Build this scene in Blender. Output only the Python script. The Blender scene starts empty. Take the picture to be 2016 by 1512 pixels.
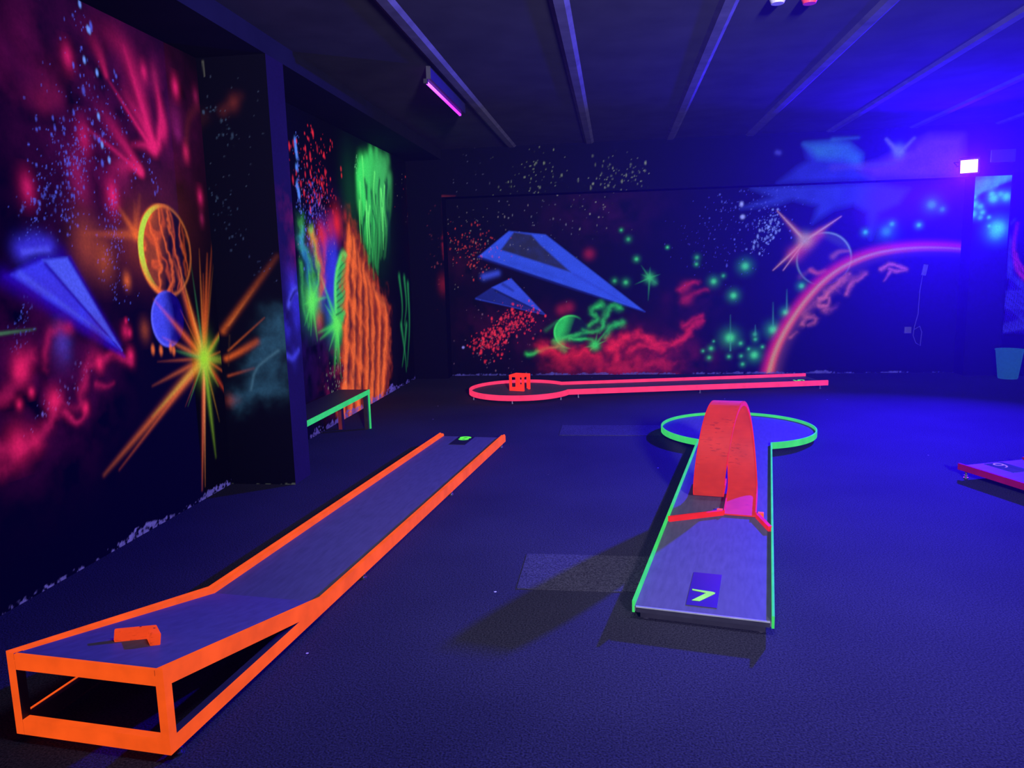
import bpy, bmesh, math, random
import numpy as np
from mathutils import Vector, Matrix
random.seed(5); rng = np.random.default_rng(11)
S = bpy.context.scene; COL = S.collection; PI = math.pi

# ------------------------------------------------------------------ camera
# survey of the photograph: focal length (px of a 2016 px frame), vanishing point of the room's depth, roll
F, VP, ROLL, H = 1500.0, (1211.0, 521.0), 0.026, 1.6
_y = np.array([VP[0]-1008, VP[1]-756, F]); _y /= np.linalg.norm(_y)
_z = np.cross(_y, np.array([1, -ROLL, 0.])); _z /= np.linalg.norm(_z)
if _z[1] > 0: _z = -_z
R = np.stack([np.cross(_y, _z), _y, _z], 0)          # world = R @ (right, down, forward)
cd = bpy.data.cameras.new('camera'); cam = bpy.data.objects.new('camera', cd); COL.objects.link(cam)
M = Matrix([[R[i, 0], -R[i, 1], -R[i, 2], (0, 0, H)[i]] for i in range(3)] + [[0, 0, 0, 1]])
cam.matrix_world = M
cd.sensor_width = 36; cd.lens = F/2016*36; cd.clip_start = .05; cd.clip_end = 100
S.camera = cam

# ------------------------------------------------------------------ light, world, exposure
S.view_settings.view_transform = 'Standard'; S.view_settings.look = 'None'
S.view_settings.exposure = 0; S.view_settings.gamma = 1; S.view_settings.use_curve_mapping = False
w = bpy.data.worlds.new('world'); S.world = w; w.use_nodes = True
w.node_tree.nodes['Background'].inputs[0].default_value = (.1, .1, .3, 1)
w.node_tree.nodes['Background'].inputs[1].default_value = .02
_v = w.node_tree.nodes.new('ShaderNodeVolumeScatter')          # thin haze hanging in the air
_v.inputs['Color'].default_value = (.9, .9, 1, 1); _v.inputs['Density'].default_value = .0015; _v.inputs['Anisotropy'].default_value = .72
w.node_tree.links.new(_v.outputs[0], w.node_tree.nodes['World Output'].inputs['Volume'])

def area(name, loc, aim, size, power, col, sy=None):
    l = bpy.data.lights.new(name, 'AREA'); l.energy = power; l.color = col
    l.shape = 'RECTANGLE'; l.size = size; l.size_y = sy or size
    o = bpy.data.objects.new(name, l); COL.objects.link(o); o.location = loc
    o.rotation_euler = (Vector(aim)-Vector(loc)).to_track_quat('-Z', 'Y').to_euler()
    return o
LAMP = Vector((4.495, 10.74, 2.735)); AIM = Vector((.3, 2.5, .2))
LDIR = (AIM-LAMP).normalized()
area('flood_light', LAMP+LDIR*.09, AIM, .17, 1750, (.02, .0008, 1), .14).data.spread = math.radians(90)
area('fill_light', (.2, 1.9, 3.15), (-.1, 3.3, 0), 1.2, 68, (.36, .36, .6), .3).data.spread = math.radians(105)     # unseen area lights added as fill, above and behind the camera
area('fill_light', (1.6, -2.2, 2.5), (.6, 7.4, 3.1), .4, 700, (.42, .38, .62)).data.spread = math.radians(70)  # added to brighten the ceiling ahead, no fitting modelled
area('fill_light', (4.6, 2.0, 3.15), (4.2, 3.2, 0), 1.2, 90, (.1, .03, 1), .3)

# ------------------------------------------------------------------ colour and materials
def lin(c): return tuple(((v/255)/12.92 if v <= 10.3 else ((v/255+.055)/1.055)**2.4) for v in c)
def new_mat(name):
    m = bpy.data.materials.new(name); m.use_nodes = True
    nt = m.node_tree; return m, nt, nt.nodes['Principled BSDF']
def noise_col(nt, b, c, var, scale, rough=None):
    n = nt.nodes.new('ShaderNodeTexNoise'); n.inputs['Scale'].default_value = scale; n.inputs['Detail'].default_value = 6
    tc = nt.nodes.new('ShaderNodeTexCoord'); nt.links.new(tc.outputs['Object'], n.inputs['Vector'])
    r = nt.nodes.new('ShaderNodeValToRGB'); r.color_ramp.elements[0].position = .3; r.color_ramp.elements[1].position = .7
    r.color_ramp.elements[0].color = (*[v*(1-var) for v in c], 1); r.color_ramp.elements[1].color = (*[min(1, v*(1+var)) for v in c], 1)
    nt.links.new(n.outputs['Fac'], r.inputs['Fac']); nt.links.new(r.outputs['Color'], b.inputs['Base Color'])
    return n, r, tc
def plain(name, c, rough=.6, metal=0, var=.15, scale=14, spec=.3):
    m, nt, b = new_mat(name); noise_col(nt, b, c, var, scale)
    b.inputs['Roughness'].default_value = rough; b.inputs['Metallic'].default_value = metal
    b.inputs['Specular IOR Level'].default_value = spec
    return m
def neon(name, srgb, k=1.0, diff=.13, var=.12, scale=9, scuff=0, spec=.02):
    # fluorescent paint: under black light it really gives off visible light of its own colour
    m, nt, b = new_mat(name); c = lin(srgb)
    n, r, tc = noise_col(nt, b, [v*diff for v in c], var, scale)
    nt.links.new(r.outputs['Color'], b.inputs['Emission Color'])
    b.inputs['Emission Strength'].default_value = k/diff
    if scuff:     # worn, scratched paint
        n2 = nt.nodes.new('ShaderNodeTexNoise'); n2.inputs['Scale'].default_value = 16; n2.inputs['Detail'].default_value = 8
        mp = nt.nodes.new('ShaderNodeMapping'); mp.inputs['Scale'].default_value = (1.4, 2, 6)
        nt.links.new(tc.outputs['Object'], mp.inputs['Vector']); nt.links.new(mp.outputs['Vector'], n2.inputs['Vector'])
        r2 = nt.nodes.new('ShaderNodeValToRGB'); r2.color_ramp.elements[0].position = .36; r2.color_ramp.elements[1].position = .43
        r2.color_ramp.elements[0].color = (1-scuff,)*3+(1,); r2.color_ramp.elements[1].color = (1, 1, 1, 1)
        nt.links.new(n2.outputs['Fac'], r2.inputs['Fac'])
        n3 = nt.nodes.new('ShaderNodeTexNoise'); n3.inputs['Scale'].default_value = 4.2; n3.inputs['Detail'].default_value = 2
        nt.links.new(tc.outputs['Object'], n3.inputs['Vector'])
        r3 = nt.nodes.new('ShaderNodeValToRGB'); r3.color_ramp.elements[0].position = .5; r3.color_ramp.elements[1].position = .62
        nt.links.new(n3.outputs['Fac'], r3.inputs['Fac'])
        mx = nt.nodes.new('ShaderNodeMix'); mx.data_type = 'RGBA'; mx.blend_type = 'MULTIPLY'; nt.links.new(r3.outputs['Color'], mx.inputs[0])
        nt.links.new(r.outputs['Color'], mx.inputs[6]); nt.links.new(r2.outputs['Color'], mx.inputs[7])
        nt.links.new(mx.outputs[2], b.inputs['Emission Color']); nt.links.new(mx.outputs[2], b.inputs['Base Color'])
    b.inputs['Roughness'].default_value = .6; b.inputs['Specular IOR Level'].default_value = spec
    return m

ORANGE = neon('fluorescent_orange_paint', (238, 82, 20), 1.0)
LOOPC = neon('fluorescent_red_orange_paint', (192, 46, 16), 1.0, scuff=.4, spec=.07)
REDBAR = neon('fluorescent_red_paint', (218, 34, 24), 1.0, spec=.05)
GREEN = neon('fluorescent_green_paint', (62, 205, 92), 1.0)
PINK = neon('fluorescent_pink_paint', (246, 56, 96), 1.0)
CRIMSON = neon('fluorescent_crimson_paint', (112, 8, 56), 1.0)
CUBEC = neon('fluorescent_vermilion_paint', (255, 52, 24), 1.0)
BENCHG = neon('fluorescent_green_edge_paint', (52, 196, 98), 1.0)
LIME = neon('fluorescent_lime_paint', (150, 232, 90), 1.0)
LIME8 = neon('fluorescent_bright_green_paint', (96, 245, 66), 1.0)
PALE = neon('pale_lilac_paint', (150, 104, 255), 1.3)
METAL = plain('galvanised_metal', (.18, .18, .2), .35, .9)
DARKMETAL = plain('dark_steel', (.03, .03, .035), .5, .5)
EDGE = plain('aluminium_edge', (.62, .68, .6), .3, .7)
WOOD = plain('dark_stained_wood', (.016, .008, .007), .5, 0, .3, 20)
BLACK = plain('black_plastic', (.012, .012, .014), .4)
GLOSS = plain('glossy_black_plate', (.012, .01, .016), .42, spec=1)
DEVICE = plain('grey_plastic', (.05, .042, .06), .6)
BIN = neon('mint_plastic', (26, 84, 100), .6, .13, .1, 30)
RIB = plain('painted_rib', (.1, .1, .115), .95, 0, .2, 6, 0)
BEAM = plain('dark_beam_paint', (.009, .009, .012), .95, 0, .15, 3, .03)
SLAB = plain('painted_slab', (.046, .046, .047), .95, 0, .15, 3, 0)

def deck_material():
    m, nt, b = new_mat('grey_fibre_cement')
    n, r, tc = noise_col(nt, b, (.076, .074, .082), .13, 5)
    mp = nt.nodes.new('ShaderNodeMapping'); mp.inputs['Scale'].default_value = (9, 1.6, 9)
    nt.links.new(tc.outputs['Object'], mp.inputs['Vector']); nt.links.new(mp.outputs['Vector'], n.inputs['Vector'])
    n2 = nt.nodes.new('ShaderNodeTexNoise'); n2.inputs['Scale'].default_value = 220
    nt.links.new(tc.outputs['Object'], n2.inputs['Vector'])
    bp = nt.nodes.new('ShaderNodeBump'); bp.inputs['Strength'].default_value = .08; bp.inputs['Distance'].default_value = .002
    nt.links.new(n2.outputs['Fac'], bp.inputs['Height']); nt.links.new(bp.outputs['Normal'], b.inputs['Normal'])
    b.inputs['Roughness'].default_value = .5; b.inputs['Specular IOR Level'].default_value = .03
    return m
DECK = deck_material()

def carpet(name, c, lint):
    m, nt, b = new_mat(name)
    tc = nt.nodes.new('ShaderNodeTexCoord')
    n = nt.nodes.new('ShaderNodeTexNoise'); n.inputs['Scale'].default_value = 130; n.inputs['Detail'].default_value = 4
    nt.links.new(tc.outputs['Object'], n.inputs['Vector'])
    r = nt.nodes.new('ShaderNodeValToRGB'); r.color_ramp.elements[0].position = .32; r.color_ramp.elements[1].position = .72
    r.color_ramp.elements[0].color = (*[v*.35 for v in c], 1); r.color_ramp.elements[1].color = (*[v*1.9 for v in c], 1)
    nt.links.new(n.outputs['Fac'], r.inputs['Fac'])
    big = nt.nodes.new('ShaderNodeTexNoise'); big.inputs['Scale'].default_value = .9; big.inputs['Detail'].default_value = 3
    nt.links.new(tc.outputs['Object'], big.inputs['Vector'])
    r3 = nt.nodes.new('ShaderNodeValToRGB'); r3.color_ramp.elements[0].position = .3; r3.color_ramp.elements[1].position = .7
    r3.color_ramp.elements[0].color = (.78,)*3+(1,); r3.color_ramp.elements[1].color = (1.15,)*3+(1,)
    nt.links.new(big.outputs['Fac'], r3.inputs['Fac'])
    mx = nt.nodes.new('ShaderNodeMix'); mx.data_type = 'RGBA'; mx.blend_type = 'MULTIPLY'; mx.inputs[0].default_value = 1
    nt.links.new(r.outputs['Color'], mx.inputs[6]); nt.links.new(r3.outputs['Color'], mx.inputs[7])
    out = mx.outputs[2]
    if lint:       # scattered pale lint on the pile
        v = nt.nodes.new('ShaderNodeTexVoronoi'); v.inputs['Scale'].default_value = 2.6
        nt.links.new(tc.outputs['Object'], v.inputs['Vector'])
        lt = nt.nodes.new('ShaderNodeMath'); lt.operation = 'LESS_THAN'; lt.inputs[1].default_value = .018
        nt.links.new(v.outputs['Distance'], lt.inputs[0])
        m2 = nt.nodes.new('ShaderNodeMix'); m2.data_type = 'RGBA'
        nt.links.new(lt.outputs[0], m2.inputs[0]); nt.links.new(out, m2.inputs[6]); m2.inputs[7].default_value = (.5, .5, .5, 1)
        out = m2.outputs[2]
    nt.links.new(out, b.inputs['Base Color'])
    bp = nt.nodes.new('ShaderNodeBump'); bp.inputs['Strength'].default_value = .5; bp.inputs['Distance'].default_value = .006
    nt.links.new(n.outputs['Fac'], bp.inputs['Height']); nt.links.new(bp.outputs['Normal'], b.inputs['Normal'])
    b.inputs['Roughness'].default_value = 1; b.inputs['Specular IOR Level'].default_value = .05
    return m
CARPET = carpet('dark_carpet', (.021, .021, .025), True)
PATCH = carpet('worn_carpet', (.036, .036, .039), False)

def glow(name, c, k):
    m, nt, b = new_mat(name); b.inputs['Base Color'].default_value = (.2, .2, .2, 1)
    b.inputs['Emission Color'].default_value = (*c, 1); b.inputs['Emission Strength'].default_value = k
    return m

def mural_material():
    m, nt, b = new_mat('mural_paint')
    a = nt.nodes.new('ShaderNodeAttribute'); a.attribute_name = 'paint'
    n = nt.nodes.new('ShaderNodeTexNoise'); n.inputs['Scale'].default_value = 55; n.inputs['Detail'].default_value = 5
    tc = nt.nodes.new('ShaderNodeTexCoord'); nt.links.new(tc.outputs['Object'], n.inputs['Vector'])
    r = nt.nodes.new('ShaderNodeValToRGB'); r.color_ramp.elements[0].position = .25; r.color_ramp.elements[1].position = .75
    r.color_ramp.elements[0].color = (.82,)*3+(1,); r.color_ramp.elements[1].color = (1.1,)*3+(1,)
    nt.links.new(n.outputs['Fac'], r.inputs['Fac'])
    mx = nt.nodes.new('ShaderNodeMix'); mx.data_type = 'RGBA'; mx.blend_type = 'MULTIPLY'; mx.inputs[0].default_value = 1
    nt.links.new(a.outputs['Color'], mx.inputs[6]); nt.links.new(r.outputs['Color'], mx.inputs[7])
    nt.links.new(mx.outputs[2], b.inputs['Emission Color']); b.inputs['Emission Strength'].default_value = 1
    b.inputs['Base Color'].default_value = (.002, .002, .0028, 1); b.inputs['Roughness'].default_value = .95
    b.inputs['Specular IOR Level'].default_value = .03
    m.cycles.emission_sampling = 'NONE'
    return m
MURAL = mural_material()

# ------------------------------------------------------------------ building helpers
def link(name, me, mat, parent=None):
    o = bpy.data.objects.new(name, me); COL.objects.link(o)
    if mat: me.materials.append(mat)
    if parent: o.parent = parent
    return o
def obj(name, bm, mat, parent=None, bevel=0, smooth=False):
    bmesh.ops.recalc_face_normals(bm, faces=bm.faces)
    if bevel:
        es = [e for e in bm.edges if len(e.link_faces) == 2 and e.calc_face_angle(0) > .5]
        bmesh.ops.bevel(bm, geom=es, offset=bevel, segments=2, affect='EDGES', profile=.6, clamp_overlap=True)
    me = bpy.data.meshes.new(name); bm.to_mesh(me); bm.free()
    if smooth:
        for p in me.polygons: p.use_smooth = True
    return link(name, me, mat, parent)
def thing(name, label, cat, loc=(0, 0, 0), rz=0, group=None):
    o = bpy.data.objects.new(name, None); COL.objects.link(o); o.empty_display_size = .1
    o.location = loc; o.rotation_euler = (0, 0, rz); o['label'] = label; o['category'] = cat
    if group: o['group'] = group
    return o
def struct(o): o['kind'] = 'structure'; return o
def box(bm, a, b):
    vs = [bm.verts.new((x, y, z)) for x in (a[0], b[0]) for y in (a[1], b[1]) for z in (a[2], b[2])]
    for f in ((0, 1, 3, 2), (4, 6, 7, 5), (0, 4, 5, 1), (2, 3, 7, 6), (0, 2, 6, 4), (1, 5, 7, 3)): bm.faces.new([vs[i] for i in f])
def boxo(name, a, b, mat, parent=None, bevel=0):
    bm = bmesh.new(); box(bm, a, b); return obj(name, bm, mat, parent, bevel)
def prism(bm, pts, z0, z1):                # pts (x, y) polygon, extruded in z
    n = len(pts); lo = [bm.verts.new((p[0], p[1], z0)) for p in pts]; hi = [bm.verts.new((p[0], p[1], z1)) for p in pts]
    bm.faces.new(lo[::-1]); bm.faces.new(hi)
    for i in range(n): j = (i+1) % n; bm.faces.new((lo[i], lo[j], hi[j], hi[i]))
def prism_x(bm, pts, x0, x1):              # pts (y, z) polygon, extruded in x
    n = len(pts); lo = [bm.verts.new((x0, p[0], p[1])) for p in pts]; hi = [bm.verts.new((x1, p[0], p[1])) for p in pts]
    bm.faces.new(lo[::-1]); bm.faces.new(hi)
    for i in range(n): j = (i+1) % n; bm.faces.new((lo[i], lo[j], hi[j], hi[i]))
def offset(pts, d, closed):
    out = []; n = len(pts)
    for i in range(n):
        p = Vector(pts[i]); a = Vector(pts[i-1]) if (i or closed) else None; b = Vector(pts[(i+1) % n]) if (i < n-1 or closed) else None
        d1 = (p-a).normalized() if a is not None else (b-p).normalized(); d2 = (b-p).normalized() if b is not None else d1
        n1, n2 = Vector((d1.y, -d1.x)), Vector((d2.y, -d2.x)); m = (n1+n2)
        m = m/max(.35, m.dot(n1)) if m.length > 1e-6 else n1
        out.append(p+m*d)
    return out
def ribbon(bm, pts, half, z0, z1, closed=False):   # upright strip of constant width along a polyline
    A, B = offset(pts, half, closed), offset(pts, -half, closed); n = len(pts)
    q = [[bm.verts.new((P[i][0], P[i][1], z)) for P, z in ((A, z0), (A, z1), (B, z1), (B, z0))] for i in range(n)]
    for i in range(n if closed else n-1):
        j = (i+1) % n
        for k in range(4): l = (k+1) % 4; bm.faces.new((q[i][k], q[i][l], q[j][l], q[j][k]))
    if not closed: bm.faces.new(q[0]); bm.faces.new(q[-1][::-1])
def cyl(bm, x, y, z0, z1, r0, r1=None, n=14):
    r1 = r0 if r1 is None else r1
    lo = [bm.verts.new((x+r0*math.cos(2*PI*i/n), y+r0*math.sin(2*PI*i/n), z0)) for i in range(n)]
    hi = [bm.verts.new((x+r1*math.cos(2*PI*i/n), y+r1*math.sin(2*PI*i/n), z1)) for i in range(n)]
    bm.faces.new(lo[::-1]); bm.faces.new(hi)
    for i in range(n): j = (i+1) % n; bm.faces.new((lo[i], lo[j], hi[j], hi[i]))
def tube(bm, pts, r, n=8):
    rings = []; pts = [Vector(p) for p in pts]
    for i, p in enumerate(pts):
        d = (pts[min(i+1, len(pts)-1)]-pts[max(i-1, 0)]).normalized()
        a = d.orthogonal().normalized() if not rings else (u-d*u.dot(d)).normalized()
        u = a; v = d.cross(a)
        rings.append([bm.verts.new(p+(a*math.cos(2*PI*k/n)+v*math.sin(2*PI*k/n))*r) for k in range(n)])
    for A, B in zip(rings, rings[1:]):
        for k in range(n): l = (k+1) % n; bm.faces.new((A[k], A[l], B[l], B[k]))
    bm.faces.new(rings[0][::-1]); bm.faces.new(rings[-1])
def foot(parent, x, y, z1, r=.008):
    bm = bmesh.new(); cyl(bm, x, y, .006, z1, r); cyl(bm, x, y, 0, .008, r*2.1); cyl(bm, x, y, .016, .024, r*1.6, n=6)
    return obj('foot', bm, METAL, parent)

# ------------------------------------------------------------------ the mural brush: airbrush strokes in metres on each wall
def ray(px, py): return R @ np.array([px-1008, py-756, F])
class Wall:
    """A wall as a fine grid whose vertices carry paint; measured points of the photo are turned into metres on the wall."""
    def __init__(s, name, axis, pos, ss, ts, wrap=None):
        s.name, s.axis, s.pos = name, axis, pos
        s.ss, s.ts = np.asarray(ss), np.asarray(ts); s.S, s.T = np.meshgrid(s.ss, s.ts)
        s.C = np.zeros(s.S.shape+(3,))
    def at(s, px, py):
        d = ray(px, py); k = 0 if s.axis == 'x' else 1
        t = s.pos/d[k]; P = np.array([0, 0, H])+t*d
        return np.array([P[1] if s.axis == 'x' else P[0], P[2]])
    def win(s, lo, hi):
        i0, i1 = np.searchsorted(s.ts, (lo[1], hi[1])); j0, j1 = np.searchsorted(s.ss, (lo[0], hi[0]))
        return slice(i0, i1), slice(j0, j1)
    def over(s, sl, a, c):
        a = np.clip(a, 0, 1)[..., None]; s.C[sl] = s.C[sl]*(1-a)+np.asarray(c)*a
    def stroke(s, pts, c, w0, w1=None, a=1.0, a1=None, power=2.0, rough=0):
        """pts: measured points; w0->w1 half width in metres; a->a1 opacity; power: edge softness"""
        P = np.array([s.at(*p) for p in pts]); w1 = w0 if w1 is None else w1; a1 = a if a1 is None else a1
        if len(P) > 2:           # round the path (Catmull-Rom)
            Q = np.vstack([2*P[0]-P[1], P, 2*P[-1]-P[-2]]); out = []
            for i in range(1, len(Q)-2):
                for u in np.linspace(0, 1, 6, endpoint=False):
                    a_, b_, c_, d_ = Q[i-1:i+3]; out.append(.5*(2*b_+(c_-a_)*u+(2*a_-5*b_+4*c_-d_)*u*u+(3*b_-a_-3*c_+d_)*u**3))
            P = np.array(out+[Q[-2]])
        m = 2.2*max(w0, w1)*(1.6 if rough else 1); sl = s.win(P.min(0)-m, P.max(0)+m)
        X, Y = s.S[sl], s.T[sl]
        if X.size == 0: return
        if rough:                # wandering, smoky edge
            wv = .9*max(w0, w1); X = X+wv*(s.noise(sl, 9, 21)-.5)*2.2; Y = Y+wv*(s.noise(sl, 9, 22)-.5)*2.2
        seg = np.linalg.norm(np.diff(P, axis=0), axis=1); L = max(seg.sum(), 1e-6); best = np.full(X.shape, 9.); bt = np.zeros(X.shape); acc = 0
        for i in range(len(P)-1):
            d = P[i+1]-P[i]; l2 = max(d@d, 1e-9)
            u = np.clip(((X-P[i][0])*d[0]+(Y-P[i][1])*d[1])/l2, 0, 1)
            D = np.hypot(X-P[i][0]-u*d[0], Y-P[i][1]-u*d[1]); tt = (acc+u*seg[i])/L; acc += seg[i]
            W = w0+(w1-w0)*tt; q = D/np.maximum(W, 1e-4); k = q < best; best[k] = q[k]; bt[k] = tt[k]
        al = np.exp(-best**power)*(a+(a1-a)*bt)
        if rough: al *= np.clip(1-rough+rough*3.2*(s.noise(sl, 13, 5)-.28), 0, 1.25)
        s.over(sl, al, lin(c))
    def noise(s, sl, f, seed=0, octs=4, warp=None):
        X, Y = s.S[sl]*f, s.T[sl]*f; out = np.zeros(X.shape); amp = .5; tot = 0
        if warp is not None: X = X+warp[0]; Y = Y+warp[1]
        for o in range(octs):
            g = np.random.default_rng(seed*17+o+3).random((64, 64)); x, y = X*2**o, Y*2**o
            xi, yi = np.floor(x).astype(int), np.floor(y).astype(int); fx, fy = x-xi, y-yi
            fx, fy = fx*fx*(3-2*fx), fy*fy*(3-2*fy); G = lambda a, b: g[a % 64, b % 64]
            out += amp*((G(yi, xi)*(1-fx)+G(yi, xi+1)*fx)*(1-fy)+(G(yi+1, xi)*(1-fx)+G(yi+1, xi+1)*fx)*fy); tot += amp; amp /= 2
        return out/tot
    def blob(s, p, c, r, a=1.0, power=2.0, ry=None, rough=0, seed=0):
        o = s.at(*p); ry = ry or r; m = 2.2*max(r, ry); sl = s.win(o-m, o+m)
        X, Y = s.S[sl], s.T[sl]
        if X.size == 0: return
        q = np.hypot((X-o[0])/r, (Y-o[1])/ry); al = a*np.exp(-q**power)
        if rough: al *= np.clip((s.noise(sl, 7, seed)-.5)*rough*4+.6, 0, 1.3)
        s.over(sl, al, lin(c))
    def cloud(s, pts, c, r, a, seed, f=5, lo=.45, hi=.75):
        P = np.array([s.at(*p) for p in pts]); sl = s.win(P.min(0)-2*r, P.max(0)+2*r); X, Y = s.S[sl], s.T[sl]
        if X.size == 0: return
        q = np.full(X.shape, 9.)
        for p in P: q = np.minimum(q, np.hypot(X-p[0], Y-p[1])/r)
        n = np.clip((s.noise(sl, f, seed, 5)-lo)/(hi-lo), 0, 1)
        s.over(sl, a*np.exp(-q**2)*n, lin(c))
    def poly(s, pts, c, a=1.0, soft=.008, tex=0, seed=1):
        P = np.array([s.at(*p) for p in pts]); sl = s.win(P.min(0)-3*soft, P.max(0)+3*soft); X, Y = s.S[sl], s.T[sl]
        if X.size == 0: return
        ins = np.zeros(X.shape, bool); D = np.full(X.shape, 9.)
        for i in range(len(P)):
            A, B = P[i], P[(i+1) % len(P)]; d = B-A
            if abs(d[1]) > 1e-9: ins ^= ((A[1] > Y) != (B[1] > Y)) & (X < d[0]*(Y-A[1])/d[1]+A[0])
            u = np.clip(((X-A[0])*d[0]+(Y-A[1])*d[1])/max(d@d, 1e-9), 0, 1); D = np.minimum(D, np.hypot(X-A[0]-u*d[0], Y-A[1]-u*d[1]))
        al = a*np.clip(.5+np.where(ins, D, -D)/(2*soft), 0, 1)
        if tex: al *= 1-tex+tex*s.noise(sl, 6, seed)*1.6
        s.over(sl, al, lin(c))
    def dots(s, pts, c, n, spread, r0=.004, r1=.012, a=.9, seed=0, tail=2.5):
        g = np.random.default_rng(seed+100); P = np.array([s.at(*p) for p in pts]); seg = np.linalg.norm(np.diff(P, axis=0), axis=1)
        cum = np.concatenate([[0], np.cumsum(seg)])
        for _ in range(n):
            u = g.random()*cum[-1]; i = min(np.searchsorted(cum, u, 'right')-1, len(seg)-1)
            o = P[i]+(P[i+1]-P[i])*((u-cum[i])/max(seg[i], 1e-9))+g.normal(size=2)*spread
            r = .8*(r0+(r1-r0)*g.random()**tail); al = a*(.35+.65*g.random()); e = 1+1.2*g.random()**2
            sl = s.win(o-2*r*e, o+2*r*e); X, Y = s.S[sl], s.T[sl]
            if X.size: s.over(sl, al*np.exp(-(((X-o[0])/r)**2+((Y-o[1])/(r*e))**2)**2), lin(c))
    def star(s, p, rays, c0, r, core=(190, 230, 90)):
        for q, c, w0, a in rays: s.stroke([p, q], c, w0, w0*.25, a, a*.25)
        s.blob(p, c0, r*1.6, .6); s.blob(p, core, r, .9)
    def planet(s, p, r, c, dark=(4, 2, 18), ang=PI, thick=.55, a=1.0, rim=None):
        o = s.at(*p); sl = s.win(o-r*1.3, o+r*1.3); X, Y = (s.S[sl]-o[0])/r, (s.T[sl]-o[1])/r
        if X.size == 0: return
        q = np.hypot(X, Y); body = np.clip((1-q)*r/.012+.5, 0, 1); s.over(sl, body*a, lin(dark))
        lit = np.clip((X*math.cos(ang)+Y*math.sin(ang)-(1-2*thick))/(1.1*thick), 0, 1)*body
        s.over(sl, lit*a*(.65+.5*s.noise(sl, 9, 4)), lin(c))
        if rim: s.over(sl, np.exp(-((q-.96)/.05)**2)*np.clip(.35+X*math.cos(ang)+Y*math.sin(ang), 0, 1)*a, lin(rim))
    def flakes(s, c=(92, 82, 180), h=.03, seed=3, dens=.5):    # paint broken away along the floor
        sl = s.win(np.array([-99, -1]), np.array([99, h*2.2])); n = s.noise(sl, 42, seed, 4); n2 = s.noise(sl, 3.1, seed+5, 3); n3 = s.noise(sl, 17, seed+9, 3)
        s.over(sl, np.clip((n-.44+(n2-.5)*dens)*9, 0, 1)*np.clip((h*(2.6*n3*n2+.1)-s.T[sl])/.006, 0, 1)*(.3+.75*n3), lin(c))
    def build(s, floor=0):
        h, w_ = s.S.shape; n = h*w_; co = np.empty((n, 3), np.float32)
        a, b = s.S.ravel(), s.T.ravel()
        co[:, 2] = b
        if s.axis == 'x': co[:, 0] = s.pos; co[:, 1] = a
        else: co[:, 1] = s.pos; co[:, 0] = a
        idx = np.arange(n).reshape(h, w_)
        q = np.stack([idx[:-1, :-1], idx[:-1, 1:], idx[1:, 1:], idx[1:, :-1]], -1).reshape(-1, 4)
        if s.axis == 'x': q = q[:, ::-1] if s.flip else q
        me = bpy.data.meshes.new(s.name); me.vertices.add(n); me.vertices.foreach_set('co', co.ravel())
        me.loops.add(q.size); me.loops.foreach_set('vertex_index', q.ravel().astype(np.int32))
        me.polygons.add(len(q)); me.polygons.foreach_set('loop_start', np.arange(0, q.size, 4, dtype=np.int32))
        me.update(calc_edges=True)
        at = me.color_attributes.new('paint', 'FLOAT_COLOR', 'POINT')
        rgba = np.ones((n, 4), np.float32); rgba[:, :3] = s.C.reshape(-1, 3); at.data.foreach_set('color', rgba.ravel())
        return struct(link(s.name, me, MURAL))
    flip = False
def steps(*ab):
    out = []
    for a, b, d in ab: out += list(np.linspace(a, b, max(2, int(round((b-a)/d))+1)))[(1 if out else 0):]
    return out
# ------------------------------------------------------------------ murals, stroke by stroke
MAG, ORG, BLU, GRN, TEAL, RED = (222, 30, 108), (250, 100, 30), (72, 74, 255), (60, 225, 95), (40, 88, 112), (220, 36, 52)
def rays_from(W, p, lst): 
    for q, c, w, a in lst: W.stroke([p, q], c, w*.72, w*.25, a, a*.12, 1.7)
def shard(W, tip, back, top, mid, light, dark, tex=.25):      # plain two-facet blue dart
    W.poly([back, mid, tip], dark, .95, .012, tex, 3); W.poly([mid, top, tip], light, .97, .01, tex, 5)

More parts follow.
